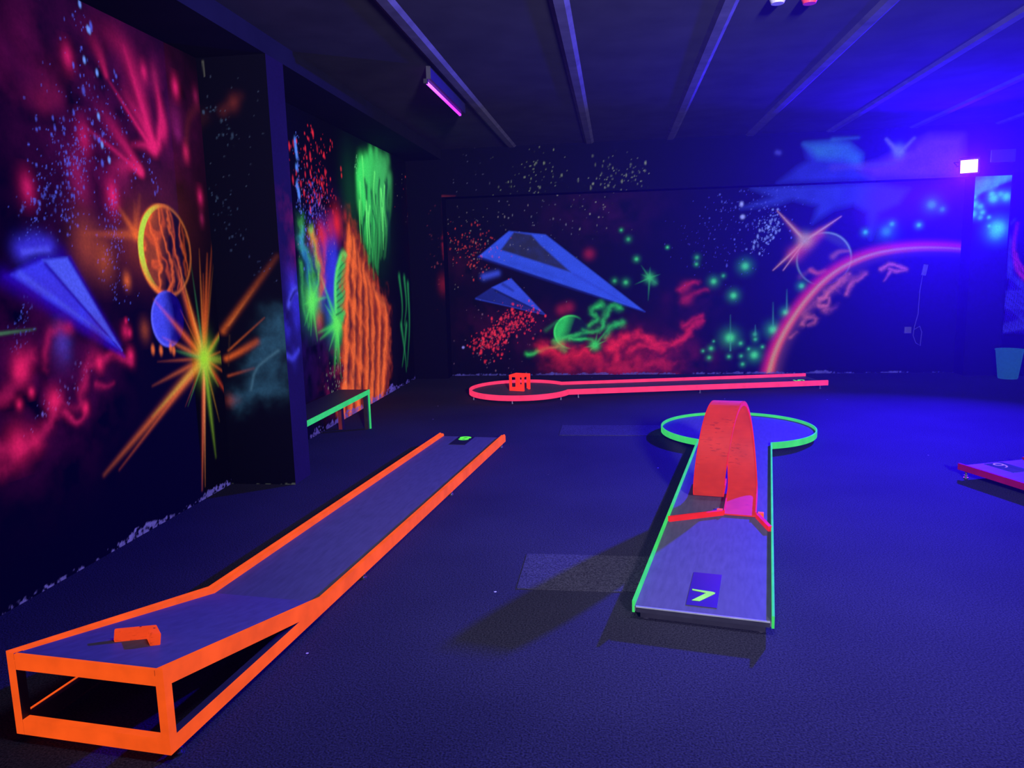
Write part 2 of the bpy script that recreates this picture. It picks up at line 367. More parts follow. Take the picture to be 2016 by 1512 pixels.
def paint_left(W):
    # --- magenta veil and comets
    for p, r, a in (((120, 150), .5, .35), ((240, 190), .55, .42), ((160, 300), .55, .32), ((330, 240), .35, .35), ((250, 380), .4, .22)): W.blob(p, (78, 8, 66), r, a, 2, None, .5, 3)
    W.cloud([(100, 160), (200, 120), (300, 220), (180, 320)], (120, 14, 80), .4, .45, 4, 3)
    W.stroke([(70, 190), (120, 130)], (120, 16, 60), .07, .1, .3, .12); W.stroke([(110, 192), (85, 205), (95, 170)], (130, 18, 64), .06, .03, .4, .3)
    for pts, w0, w1, a0, a1 in (([(195, 55), (245, 100), (275, 185), (300, 285)], .09, .035, .05, .8), ([(245, 95), (270, 180), (303, 290)], .02, .022, .2, .95), ([(215, 160), (262, 235), (298, 290)], .012, .02, .15, .95),
            ([(250, 190), (285, 250), (305, 294)], .05, .03, .2, .9), ([(308, 165), (316, 225), (312, 285)], .018, .03, .15, .9), ([(300, 130), (320, 240), (318, 262)], .03, .04, .05, .7), ([(262, 285), (285, 286), (303, 294)], .02, .03, .2, .9)): W.stroke(pts, MAG, w0, w1, a0, a1, 1.7)
    W.blob((302, 287), (232, 32, 112), .045, .9); W.blob((322, 250), MAG, .04, .5, 2, .09)
    for pts, w0, w1, a0, a1 in (([(200, 218), (245, 285), (278, 338)], .055, .025, .08, .85), ([(165, 248), (230, 300), (276, 340)], .015, .018, .1, .8), ([(225, 330), (262, 328), (280, 342)], .05, .02, .15, .85)): W.stroke(pts, MAG, w0, w1, a0, a1, 1.7)
    W.blob((275, 334), (232, 40, 110), .03, .8)
    W.stroke([(175, 65), (195, 105), (209, 148)], (190, 26, 90), .06, .02, .06, .75); W.stroke([(345, 230), (350, 262)], (150, 30, 120), .08, .05, .3, .5)
    for p, r, a in (((133, 112), .035, .75), ((283, 142), .03, .8), ((345, 172), .035, .95), ((366, 300), .03, .8), ((394, 388), .03, .7), ((397, 430), .025, .5), ((54, 370), .04, .7), ((222, 386), .05, 1), ((165, 272), .05, .55), ((150, 335), .05, .4), ((160, 370), .07, .4), ((240, 330), .05, .4), ((305, 150), .04, .4), ((385, 190), .03, .4)): W.blob(p, MAG if a > .5 else (170, 30, 96), r, a, 1.6, r*1.6)
    W.stroke([(388, 210), (370, 240), (366, 310)], (120, 34, 34), .04, .03, .15, .3); W.stroke([(470, 195), (446, 210)], (150, 50, 34), .03, .05, .2, .5)
    # --- blue splatter falling down the wall
    for pts, n, sp, r1, sd in (([(148, 0), (158, 12), (165, 60), (150, 60)], 26, .05, .024, 1), ([(150, 95), (168, 130), (178, 170), (192, 215), (205, 290), (216, 318)], 70, .055, .022, 2), ([(225, 130), (235, 190), (248, 250)], 26, .03, .016, 3), ([(90, 230), (130, 280), (150, 345)], 120, .1, .013, 4),
            ([(150, 260), (140, 330), (135, 400), (128, 455)], 320, .075, .015, 5), ([(85, 330), (80, 400), (70, 460)], 160, .06, .013, 6), ([(220, 380), (228, 450), (232, 500)], 170, .035, .011, 7), ([(200, 420), (210, 520), (250, 590)], 190, .06, .01, 8), ([(185, 215), (175, 300), (190, 350)], 160, .12, .01, 9),
            ([(260, 340), (290, 310), (303, 360), (312, 380)], 60, .03, .014, 10), ([(60, 590), (45, 640), (20, 700)], 110, .035, .009, 11), ([(182, 712), (150, 745), (120, 780), (100, 800), (68, 838)], 110, .04, .013, 12), ([(20, 420), (60, 440)], 26, .08, .011, 13), ([(130, 170), (200, 230), (250, 300)], 130, .16, .009, 14)):
        W.dots(pts, (80, 92, 235) if sd != 12 else (112, 100, 220), int(n*.62), sp, .003, r1*.8, .9, sd, 3.4)
    for p in ((157, 8), (173, 57), (191, 143), (194, 229), (201, 285), (215, 315), (166, 118), (176, 60)): W.blob(p, (110, 150, 255), .012, .95, 4, .02)
    # --- the orange planet, its glow and bands
    W.blob((275, 470), (170, 62, 20), .2, .45); W.blob((330, 430), (120, 42, 16), .34, .22)
    for q, a in (((232, 406), .75), ((160, 460), .45), ((265, 400), .4), ((275, 385), .3)): W.stroke([(268, 462), q], (240, 104, 30), .03, .015, a, .05)
    pc, pr = (327, 494), .305
    W.planet(pc, pr, (150, 62, 24), (14, 6, 12), math.radians(165), .55, .95)
    o = W.at(*pc); sl = W.win(o-pr, o+pr); X, Y = (W.S[sl]-o[0])/pr, (W.T[sl]-o[1])/pr; q = np.hypot(X, Y)
    n = W.noise(sl, 5, 6, 4); n2 = W.noise(sl, 4, 8, 3)
    v = np.abs(np.sin(9*X+7*n+2.5*Y*n2)); v2 = np.abs(np.sin(6*(X+.4*Y)+11*n2))
    W.over(sl, np.exp(-(v/.4)**2)*np.clip((1-q)*8, 0, 1)*.85*np.clip(.75-X*.45, 0, 1), lin((248, 104, 34)))
    W.over(sl, np.exp(-(v2/.3)**2)*np.clip((1-q)*8, 0, 1)*.6*np.clip(.7-X*.5, 0, 1), lin((236, 88, 30)))
    W.over(sl, np.exp(-((q-.95)/.05)**2)*np.clip(.35-X, 0, 1)*1.2, lin((255, 112, 30)))
    W.over(sl, np.exp(-((q-.965)/.035)**2)*.4, lin((230, 120, 50)))
    W.over(sl, np.clip((1-q)/.04, 0, 1)*np.clip((np.hypot(X-.14, Y)-.93)/.03, 0, 1)*np.clip(-X*1.6, 0, 1)*np.clip(1.1+Y*1.3, 0, 1), lin((186, 222, 62)))
    for p, r, a in (((170, 480), .1, .35), ((205, 510), .08, .4), ((250, 552), .03, .9), ((285, 650), .04, .3)): W.blob(p, (214, 92, 28), r, a, 1.8, r*1.4)
    # --- the small blue planet
    W.planet((331, 628), .185, (70, 76, 255), (6, 0, 96), math.radians(185), .72, 1, (96, 100, 255))
    o = W.at(331, 628); sl = W.win(o-.185, o+.185); q = np.hypot(W.S[sl]-o[0], W.T[sl]-o[1])/.185
    W.over(sl, np.clip((W.noise(sl, 9, 12)-.5)*6, 0, .8)*np.clip((1-q)*9, 0, 1)*np.clip(.6+(W.S[sl]-o[0])*5, 0, 1), lin((16, 4, 110)))
    for p in ((301, 688), (317, 690), (336, 684), (342, 690)): W.blob(p, (238, 110, 40), .018, .8, 3, .03)
    # --- plain blue dart
    W.stroke([(10, 548), (245, 702)], (28, 0, 150), .05, .012, .8, .8); W.stroke([(120, 502), (235, 680)], (28, 0, 150), .05, .02, .6, .8)
    W.poly([(10, 545), (78, 505), (138, 508), (240, 694)], (34, 12, 190), 1, .02)
    shard(W, (240, 690), (22, 541), (132, 507), (84, 512), (78, 92, 255), (58, 58, 248), .3)
    W.stroke([(90, 520), (238, 690)], (30, 8, 170), .014, .005, .9, .9); W.stroke([(40, 540), (225, 672)], (84, 96, 255), .02, .004, .5, .4)
    W.stroke([(44, 492), (70, 480), (96, 484)], (62, 52, 240), .06, .05, .75, .7); W.stroke([(46, 496), (94, 490)], (84, 84, 255), .018, .018, .7, .6)
    W.blob((122, 680), (72, 76, 240), .05, .85, 1.6, .08); W.stroke([(0, 657), (70, 648)], (70, 150, 90), .008, .006, .8, .2)
    # --- magenta nebula under it
    for p, r, a in (((60, 700), .35, .5), ((140, 760), .35, .45), ((40, 840), .3, .35), ((190, 690), .2, .35)): W.blob(p, (70, 6, 62), r, a, 2, None, .6, 2)
    NB = (196, 26, 92)
    for pts, w, a in (([(135, 645), (97, 652), (92, 690), (90, 730)], .03, .45), ([(60, 700), (42, 720), (40, 745), (15, 775), (0, 790)], .045, .55), ([(258, 712), (225, 700), (195, 715), (170, 732), (160, 770), (150, 800), (108, 790)], .028, .55), ([(108, 788), (105, 815), (90, 850), (60, 872), (30, 880)], .045, .6),
            ([(128, 812), (148, 828), (165, 822), (168, 800)], .022, .75), ([(190, 758), (210, 762), (225, 750)], .02, .4), ([(180, 700), (168, 730), (165, 760)], .04, .35), ([(0, 900), (40, 875)], .06, .5)): W.stroke(pts, NB, w, w*.7, a, a*.6, 1.7, .4)
    for p, r, a in (((42, 724), .05, .85), ((38, 735), .03, .7), ((107, 788), .04, .95), ((196, 715), .03, 1), ((168, 803), .025, .95), ((62, 772), .018, .9), ((38, 796), .018, .8), ((36, 876), .06, .75), ((70, 868), .04, .5), ((257, 700), .028, .95), ((247, 652), .03, .6), ((255, 655), .018, .8), ((248, 632), .012, .8)): W.blob(p, (226, 30, 96), r, a, 1.7, r*1.3)
    # --- the big star burst at the corner
    c = (402, 706)
    rays_from(W, c, [((205, 935), (240, 108, 36), .05, .95), ((235, 925), (220, 92, 34), .03, .8), ((300, 820), (150, 190, 60), .035, .75), ((330, 790), (236, 112, 40), .045, .6), ((398, 965), (244, 108, 70), .03, 1), ((404, 958), (250, 150, 90), .018, .9), ((425, 900), (128, 170, 44), .04, .95), ((432, 830), (190, 140, 40), .02, .6),
        ((340, 505), (250, 106, 34), .055, 1), ((352, 520), (250, 150, 70), .022, .9), ((303, 590), (240, 96, 34), .04, .95), ((320, 664), (236, 112, 40), .03, .8), ((310, 712), (200, 86, 30), .02, .6), ((300, 760), (220, 100, 36), .03, .7), ((345, 690), (90, 170, 90), .03, .7), ((365, 800), (200, 96, 40), .02, .5),
        ((370, 800), (110, 180, 90), .015, .6), ((376, 520), (60, 130, 90), .02, .7), ((355, 610), (216, 100, 40), .015, .7), ((392, 490), (230, 116, 40), .022, .8), ((400, 540), (226, 92, 30), .03, .85), ((408, 500), (236, 100, 34), .035, .9), ((418, 470), (200, 84, 24), .03, .7), ((420, 520), (150, 90, 26), .02, .6),
        ((440, 650), (130, 190, 50), .045, .85), ((448, 630), (236, 96, 34), .03, .6), ((447, 706), (150, 180, 50), .05, .8), ((450, 716), (150, 150, 40), .035, .6), ((452, 740), (220, 96, 34), .022, .7), ((456, 790), (210, 70, 26), .035, .8), ((430, 760), (170, 190, 60), .03, .7), ((440, 690), (230, 120, 40), .02, .6)])
    W.blob(c, (150, 210, 60), .09, .9, 2, .13); W.blob(c, (160, 215, 48), .05, .9)
    W.dots([(380, 80), (402, 150)], (150, 150, 140), 8, .01, .003, .007, .7, 20)
    W.flakes((92, 82, 180), .045, 3, .45)

def paint_pillar_front(W):
    W.stroke([(400, 230), (385, 250)], (60, 20, 16), .05, .04, .3, .3); W.stroke([(440, 218), (472, 190)], (84, 28, 22), .04, .035, .5, .2)
    W.blob((460, 202), (110, 38, 28), .035, .5, 1.8, .05)
    W.stroke([(440, 652), (450, 636), (545, 505)], (170, 72, 16), .022, .02, .85, .12, 1.8); W.stroke([(450, 640), (500, 570)], (190, 96, 40), .009, .006, .6, .1)
    W.stroke([(446, 706), (470, 694), (506, 673)], (196, 80, 20), .02, .024, .95, .5); W.stroke([(450, 690), (520, 626)], (170, 76, 20), .008, .006, .7, .3); W.stroke([(450, 740), (500, 725)], (150, 60, 20), .01, .01, .7, .3)
    W.stroke([(456, 788), (466, 786)], (140, 50, 20), .04, .03, .6, .3); W.stroke([(452, 660), (450, 720)], (60, 40, 20), .006, .006, .5, .3)
    for pts, w, a in (([(552, 640), (528, 662), (510, 690), (496, 706)], .07, .75), ([(556, 660), (536, 690), (520, 715), (500, 740), (494, 768)], .08, .6), ([(560, 690), (545, 720), (515, 770), (470, 790)], .08, .5), ([(562, 760), (530, 770), (480, 785)], .07, .65), ([(525, 612), (545, 605), (560, 612)], .05, .4), ([(540, 690), (520, 705)], .05, .5)): W.stroke(pts, (38, 76, 102), w, w*.8, a, a*.8, 1.7, .45)
    W.stroke([(548, 690), (506, 725), (494, 768)], (66, 104, 128), .012, .01, .55, .5); W.stroke([(560, 700), (548, 740)], (8, 12, 24), .03, .02, .5, .4)
    for p in ((409, 215), (438, 240), (436, 270), (412, 210), (453, 262), (420, 385)): W.dots([p, (p[0]+4, p[1]+4)], (60, 78, 110), 5, .03, .004, .012, .8, int(p[0]))
    W.dots([(432, 370), (440, 420), (475, 480)], (58, 72, 110), 40, .05, .003, .01, .7, 31); W.dots([(410, 200), (500, 300)], (70, 80, 110), 40, .2, .003, .007, .6, 32); W.dots([(500, 510), (540, 545)], (60, 70, 120), 16, .04, .003, .008, .7, 33)
    W.stroke([(399, 120), (402, 150)], (140, 140, 130), .004, .003, .7, .5); W.flakes((70, 74, 70), .02, 8, .4)

def paint_pillar_side(W):
    W.C[:] = np.array(lin((22, 12, 78)))*(.75+.25*np.clip(W.T[..., None]/2, 0, 1)*0+.2*W.noise((slice(None), slice(None)), 3)[..., None])  # blue emission over the whole face stands in for lamp light on it
    for p, r, a in (((585, 590), .12, .6), ((575, 560), .09, .5), ((590, 640), .08, .5), ((565, 640), .07, .6), ((580, 700), .05, .35), ((590, 520), .06, .4)): W.blob(p, (58, 52, 240), r, a, 1.8, r*1.5, .5, 4)
    W.stroke([(568, 600), (580, 570), (596, 590)], (84, 84, 255), .03, .03, .7, .6); W.stroke([(565, 700), (577, 705), (588, 690)], (70, 70, 250), .025, .025, .6, .5); W.stroke([(572, 590), (580, 575), (590, 570)], (10, 4, 70), .018, .015, .8, .6)
    W.blob((588, 452), (186, 30, 90), .04, .8, 1.8, .07); W.blob((578, 485), (120, 20, 90), .06, .5, 1.8, .07); W.cloud([(570, 420), (590, 500)], (110, 16, 90), .2, .6, 7, 7)

def paint_niche(W):
    # background colour: blues and reds
    for p, r, a, c in (((650, 500), .45, .5, (44, 20, 130)), ((640, 560), .4, .5, (50, 40, 200)), ((605, 690), .4, .35, (30, 10, 100)), ((650, 460), .3, .35, (80, 10, 50)), ((640, 720), .4, .35, (60, 6, 60)), ((850, 540), .5, .45, (90, 10, 26)), ((830, 440), .5, .5, (100, 14, 30))): W.blob(p, c, r, a, 2, None, .6, 5)
    for p, r, a in (((655, 520), .12, .8), ((650, 560), .16, .7), ((660, 500), .08, .5), ((640, 480), .08, .4)): W.blob(p, (52, 56, 235), r, a, 1.7, r*2.2)
    # blue drip line and coloured splatter
    for p, h_ in (((581, 278), .04), ((582, 290), .05), ((584, 303), .05), ((584, 330), .035), ((585, 366), .04), ((588, 378), .05), ((589, 385), .03)): W.blob(p, (88, 140, 255), .028, .95, 3, h_)
    W.dots([(583, 260), (590, 420)], (90, 120, 255), 60, .03, .005, .016, .9, 41)
    W.dots([(590, 290), (640, 300), (600, 350), (640, 380), (590, 345), (660, 375)], (232, 40, 56), 190, .14, .006, .026, .95, 42); W.dots([(650, 282), (652, 280)], (232, 40, 56), 6, .03, .01, .02, .9, 43)
    W.dots([(625, 380), (615, 430), (612, 455), (605, 475)], (86, 90, 240), 240, .12, .005, .017, .9, 44); W.dots([(600, 400), (650, 440)], (170, 110, 170), 160, .22, .004, .011, .8, 45)
    W.dots([(700, 300), (702, 350)], (120, 220, 150), 26, .04, .006, .016, .8, 46)
    # ribbons of light at the pillar edge
    for pts, c, w, a in (([(592, 440), (596, 480), (610, 515), (622, 575), (618, 610)], (70, 180, 80), .07, .8), ([(594, 470), (602, 500), (610, 530)], (50, 140, 220), .07, .7), ([(600, 500), (606, 540), (612, 600)], (40, 120, 200), .05, .6), ([(614, 455), (622, 500), (628, 540), (622, 590)], (76, 220, 90), .05, .9), ([(617, 470), (630, 510), (636, 550), (630, 590)], (236, 100, 34), .08, .8), ([(632, 455), (640, 500), (634, 580)], (220, 60, 44), .05, .6), ([(592, 520), (598, 600), (606, 640)], (64, 180, 90), .04, .6)): W.stroke(pts, c, w, w*.7, a, a*.5, 1.8, .3)
    for p, r, a in (((663, 440), .12, .95), ((650, 450), .1, .5), ((632, 460), .09, .7), ((640, 465), .07, .6), ((628, 630), .09, .5), ((680, 425), .05, .4)): W.blob(p, (222, 34, 46), r, a, 1.8, r*1.1)
    # two green stars
    for c0, rr in (((614, 592), [((606, 520), .05), ((645, 585), .04), ((600, 640), .04), ((625, 670), .05), ((612, 660), .04), ((598, 600), .04), ((626, 560), .04), ((608, 650), .03)]), ((664, 638), [((632, 545), .06), ((626, 655), .05), ((640, 600), .05), ((658, 740), .07), ((666, 730), .06), ((672, 745), .04), ((682, 610), .06), ((690, 600), .04), ((630, 668), .05), ((648, 690), .04), ((685, 650), .05), ((662, 560), .05)])):
        rays_from(W, c0, [(q, (72, 226, 90), w_, .9) for q, w_ in rr]); W.blob(c0, (120, 246, 100), .11, .95); W.blob(c0, (70, 220, 90), .2, .5)
    # green striped globe
    W.poly([(662, 620), (658, 580), (662, 530), (670, 505), (680, 498), (686, 505), (684, 560), (680, 620), (672, 640)], (60, 190, 88), .85, .03, .3, 2)
    for k in range(9): W.stroke([(662, 620-12*k), (674, 612-13*k), (684, 596-12*k)], (12, 60, 40), .012, .01, .75, .5)
    W.stroke([(661, 610), (661, 550), (672, 504), (684, 502)], (96, 240, 110), .04, .04, .8, .7)
    # tall green aurora over a column of orange gas
    W.blob((735, 420), (24, 100, 54), .55, .25, 2, .6); W.blob((690, 380), (24, 110, 54), .25, .2, 2, .4)
    g = np.random.default_rng(4)
    for k in range(34):
        u = k/33; x0 = 706+62*u; x1 = 716+44*u; top = 292+46*abs(u-.45)+g.random()*40; bot = 560-100*abs(u-.5)-g.random()*70
        xs = [x0, x0+(x1-x0)*.35+g.normal()*3, x0+(x1-x0)*.7+g.normal()*3, x1]; ys = [top, top+(bot-top)*.33, top+(bot-top)*.66, bot]
        bright = max(.25, 1-u*.75); W.stroke(list(zip(xs, ys)), (64, int(150+90*bright), int(90+16*bright)), .055+.05*g.random(), .03, .3+.65*bright*g.random(), .15, 2.2)
    for k in range(16): u = g.random(); x = 708+58*u; y = 320+g.random()*140; W.stroke([(x, y), (x+g.normal()*3, y+30), (x+2, y+60+g.random()*40)], (8, 44, 44), .02+.03*g.random(), .01, .75, .3)
    for k in range(12): u = g.random()**1.6; x = 708+50*u; y = 300+g.random()*140; W.stroke([(x, y), (x+g.normal()*2, y+40), (x+3, y+80)], (104, 250, 120), .025, .012, .9, .3)
    col = [[(688+9*k, 455+22*k), (686+12*k, 560+8*k), (683+13*k, 690), (676+15*k-max(0, k-3)*4, 832-10*k)] for k in range(7)]
    for k, c_ in enumerate(col): W.stroke(c_, (176, 56, 22), .16, .17, .75, .9, 2.6, .25)
    for k in range(7):
        for d, c0_, w_, a_ in ((0, (252, 112, 48), .06, .85), (5, (44, 12, 30), .05, .75)): W.stroke([(x+d+g.normal()*1.2, y) for x, y in col[k]], c0_, w_, w_*1.1, a_*(.6+.4*g.random()), a_, 2, .2)
    for k in range(7): y = 500+44*k; W.stroke([(686, y), (700+g.normal()*3, y+26), (722, y+64), (735+g.normal()*3, y+110)], (250, 104, 42) if k % 2 == 0 else (52, 14, 30), .05, .03, .6, .1, 2, .35)
    W.stroke([(690, 470), (684, 560), (681, 660), (678, 790)], (255, 112, 46), .06, .05, .85, .7, 2, .2); W.stroke([(745, 600), (762, 640), (764, 700), (752, 740)], (232, 92, 40), .09, .07, .5, .4, 2, .3)
    W.stroke([(776, 600), (778, 700), (776, 790)], (6, 4, 16), .12, .14, .6, .75, 2.2, .3)
    # faint green wisps and the red nebula near the far corner
    for pts in ([(786, 545), (792, 600), (790, 650)], [(796, 548), (800, 600), (796, 640)], [(790, 640), (798, 700), (800, 730)], [(803, 560), (806, 640), (802, 720)], [(800, 640), (796, 690), (792, 720)]): W.stroke(pts, (40, 150, 84), .045, .02, .6, .2)
    for pts, w, a in (([(838, 425), (852, 440), (868, 452), (858, 462)], .1, .6), ([(855, 405), (862, 420), (860, 435)], .06, .35), ([(842, 446), (856, 460)], .1, .45), ([(858, 500), (855, 540), (848, 560)], .1, .4)): W.stroke(pts, (216, 44, 42), w, w*.8, a, a, 1.7, .4)
    rays_from(W, (862, 572), [(q, (230, 30, 44), .04, .9) for q in ((855, 520), (850, 490), (840, 575), (836, 560), (880, 545), (876, 600), (872, 640), (845, 600), (868, 620), (880, 575), (853, 610))]); W.blob((862, 572), (250, 30, 50), .12, .95); W.blob((862, 572), (190, 26, 40), .26, .45)
    W.dots([(800, 360), (850, 330), (830, 380)], (220, 60, 70), 90, .3, .005, .018, .8, 47); W.dots([(790, 350), (860, 345), (790, 400)], (140, 130, 130), 120, .3, .004, .012, .7, 48); W.dots([(658, 720), (665, 740), (655, 760)], (150, 170, 150), 60, .14, .006, .018, .8, 49); W.cloud([(655, 755), (665, 740)], (110, 14, 60), .25, .8, 9, 9)
    W.dots([(840, 600), (880, 700)], (120, 110, 130), 40, .3, .004, .012, .6, 50); W.flakes((84, 70, 170), .07, 9, .5)

def paint_corner(W):
    W.stroke([(874, 400), (878, 440), (872, 470)], (150, 30, 34), .02, .02, .5, .3, 2, .3); W.stroke([(872, 480), (874, 510)], (150, 26, 34), .02, .015, .5, .2); W.blob((872, 560), (150, 24, 34), .06, .4, 2, .12)
    W.dots([(850, 420), (880, 600)], (150, 60, 70), 40, .1, .004, .012, .7, 51)

def paint_far(W):
    for p, r, a, c in (((1000, 640), .7, .5, (58, 6, 40)), ((920, 520), .5, .4, (50, 6, 30)), ((1200, 700), .8, .55, (96, 6, 36)), ((1330, 700), .5, .45, (100, 8, 36)), ((1180, 420), .8, .3, (60, 10, 60)), ((1360, 590), .4, .35, (80, 8, 40))): W.blob(p, c, r, a, 2, r*.5, .5, 6)
    # plain blue darts
    W.poly([(942, 505), (1002, 455), (1074, 462), (1270, 614)], (48, 78, 226), .96, .012, .2, 2)
    W.poly([(986, 492), (1012, 457), (1046, 462), (1064, 482), (1124, 536)], (34, 36, 62), .97, .015, .2, 4)
    W.stroke([(942, 506), (1100, 560), (1268, 614)], (20, 26, 110), .02, .008, .7, .8); W.stroke([(1130, 540), (1230, 596)], (40, 60, 190), .03, .01, .6, .4); W.stroke([(960, 505), (1110, 548)], (38, 60, 180), .035, .03, .45, .35, 2, .5)
    shard(W, (1072, 618), (937, 586), (1006, 548), (968, 566), (50, 74, 220), (26, 38, 130), .4); W.stroke([(975, 572), (1070, 617)], (14, 18, 70), .018, .006, .8, .7); W.stroke([(937, 588), (1072, 619)], (40, 60, 190), .012, .006, .8, .7)
    W.stroke([(990, 560), (1010, 572)], (16, 20, 80), .03, .02, .6, .5); W.stroke([(953, 545), (979, 538)], (54, 72, 210), .05, .045, .85, .85)
    # splatter
    W.dots([(940, 680), (975, 665), (1000, 640), (1045, 620)], (232, 44, 62), 420, .11, .006, .024, .95, 60); W.dots([(930, 700), (1010, 640)], (150, 110, 140), 90, .3, .005, .012, .6, 61); W.dots([(890, 480), (950, 490), (930, 520)], (210, 60, 50), 130, .2, .006, .016, .75, 62); W.dots([(880, 440), (960, 430), (920, 560)], (150, 140, 140), 90, .3, .005, .013, .7, 63)
    W.dots([(1000, 400), (1130, 470)], (130, 130, 150), 90, .35, .004, .013, .65, 64); W.blob((912, 684), (130, 124, 220), .02, 1, 4)
    # green planet and smoke
    W.planet((1124, 654), .25, (44, 190, 84), (8, 16, 30), math.radians(160), .5, .95, (60, 220, 100))
    for pts, w, a in (([(1183, 600), (1165, 612), (1178, 630), (1160, 640)], .04, .85), ([(1220, 606), (1200, 604), (1190, 630), (1188, 645), (1168, 652), (1148, 650)], .04, .85), ([(1225, 638), (1205, 642), (1192, 665)], .04, .7), ([(1120, 668), (1160, 668), (1172, 680)], .03, .85), ([(1092, 672), (1130, 660), (1155, 655)], .03, .8), ([(1040, 697), (1080, 686), (1095, 682)], .03, .7), ([(1100, 680), (1112, 690)], .05, .6), ([(1172, 678), (1205, 640)], .015, .6)): W.stroke(pts, (46, 196, 88), w, w*.7, a, a*.6, 1.8, .35)
    W.blob((1171, 680), (56, 216, 92), .06, .9); rays_from(W, (1171, 680), [(q, (50, 190, 84), .02, .8) for q in ((1176, 655), (1160, 692), (1195, 670), (1150, 684))])
    W.stroke([(1075, 650), (1098, 632)], (30, 110, 60), .03, .02, .4, .6)
    # red clouds
    for pts, w, a in (([(1066, 684), (1090, 694), (1115, 702), (1140, 695), (1165, 702), (1180, 705)], .07, .9), ([(1070, 690), (1105, 680), (1140, 690)], .05, .5), ([(1200, 682), (1215, 674), (1255, 660), (1275, 668), (1300, 680), (1340, 672)], .08, .95), ([(1198, 684), (1212, 694), (1214, 712)], .07, .85), ([(1240, 692), (1265, 682), (1295, 690)], .05, .7), ([(1330, 676), (1352, 662), (1358, 646), (1380, 632)], .05, .75), ([(1345, 640), (1380, 622)], .04, .5), ([(1340, 572), (1352, 560), (1372, 556)], .04, .5), ([(1345, 590), (1390, 570)], .04, .35), ([(1100, 715), (1300, 720)], .16, .35), ([(1200, 730), (1330, 715)], .12, .3)): W.stroke(pts, (214, 28, 50), w, w*.75, a, a*.8, 1.7, .4)
    for p in ((1160, 500), (1105, 610), (1120, 605), (1350, 565), (1230, 728), (1352, 590)): W.blob(p, (170, 26, 50), .07, .5)
    # green star and stars
    rays_from(W, (1279, 547), [(q, (50, 170, 90), .018, .75) for q in ((1280, 525), (1300, 540), (1276, 592), (1250, 560), (1262, 522), (1296, 560), (1262, 540))]); W.blob((1279, 547), (54, 180, 96), .06, .9); W.blob((1288, 556), (44, 140, 84), .04, .7)
    DT = [(1253, 510, .03, .8), (1237, 471, .03, .5), (1223, 453, .02, .7), (1314, 487, .018, .7), (1232, 556, .035, .7), (1210, 553, .03, .5), (1467, 524, .06, .8), (1405, 554, .045, .8), (1424, 543, .025, .5), (1372, 507, .03, .5), (1371, 520, .025, .6), (1444, 582, .05, .9), (1437, 665, .075, 1), (1522, 649, .065, .9), (1547, 615, .045, .95), (1485, 699, .06, .9), (1486, 658, .035, .4), (1487, 668, .03, .5), (1400, 686, .03, .8), (1384, 691, .02, .6), (1396, 704, .028, .6), (1435, 702, .024, .7), (1458, 676, .028, .7), (1474, 687, .02, .7), (1405, 672, .016, .6), (1459, 701, .024, .6), (1462, 717, .028, .6), (1501, 683, .022, .7), (1704, 457, .035, .7), (1756, 441, .035, .7), (1809, 443, .032, .8), (1834, 403, .07, .45), (1855, 412, .04, .3), (1745, 455, .08, .3), (1578, 563, .04, .7), (1314, 487, .015, .8)]
    for x, y, r, a in DT: W.blob((x, y), (56, 190, 110), r*1.5, a*.4); W.blob((x, y), (66, 208, 118), r*.75, a, 2.4)
    for x, y0, y1 in ((1438, 620, 690), (1522, 595, 645), (1549, 570, 612), (1487, 640, 660)): W.stroke([(x, y1), (x, y0)], (60, 150, 120), .012, .006, .6, .2)
    W.dots([(1440, 440), (1500, 400), (1540, 375)], (100, 110, 240), 240, .28, .004, .014, .7, 65); W.dots([(1510, 460), (1525, 430), (1490, 500)], (130, 150, 240), 150, .08, .005, .02, .8, 66); W.blob((1460, 402), (150, 160, 250), .025, .9, 3, .035); W.blob((1462, 427), (150, 160, 250), .03, .9, 3); W.dots([(1360, 470), (1460, 480)], (90, 80, 200), 140, .3, .004, .011, .6, 67); W.dots([(1150, 400), (1200, 360)], (150, 150, 140), 60, .3, .004, .014, .7, 68)
    # blue wash with drips
    W.poly([(1480, 370), (1560, 366), (1720, 362), (1790, 372), (1770, 400), (1730, 420), (1714, 470), (1708, 418), (1680, 402), (1640, 412), (1600, 438), (1610, 405), (1560, 392), (1530, 402), (1460, 410), (1520, 388)], (46, 62, 196), .6, .05, .3, 8)
    W.stroke([(1740, 390), (1850, 380)], (92, 20, 150), .3, .2, .35, .3); W.stroke([(1720, 430), (1830, 420)], (60, 20, 150), .16, .12, .35, .2)
    # dim planet with a four-pointed orange flare
    W.planet((1622, 510), .36, (60, 60, 60), (26, 6, 110), math.radians(60), .2, .5)
    o = W.at(1622, 510); sl = W.win(o-.45, o+.45); X, Y = (W.S[sl]-o[0])/.36, (W.T[sl]-o[1])/.36; q = np.hypot(X, Y)
    W.over(sl, np.exp(-((q-1)/.035)**2)*(np.clip(.55*X+.6*Y, 0, 1)+np.clip(-.8*X-.25*Y-.3, 0, 1))*.9, lin((120, 150, 150)))
    for q_, w_ in (((1530, 415), .05), ((1656, 426), .045), ((1522, 532), .05), ((1542, 532), .03)): W.stroke([(1585, 474), q_], (190, 96, 70), w_, .01, .8, .3, 1.6); W.stroke([(1585, 474), q_], (176, 150, 120), w_*.4, .006, .85, .5)
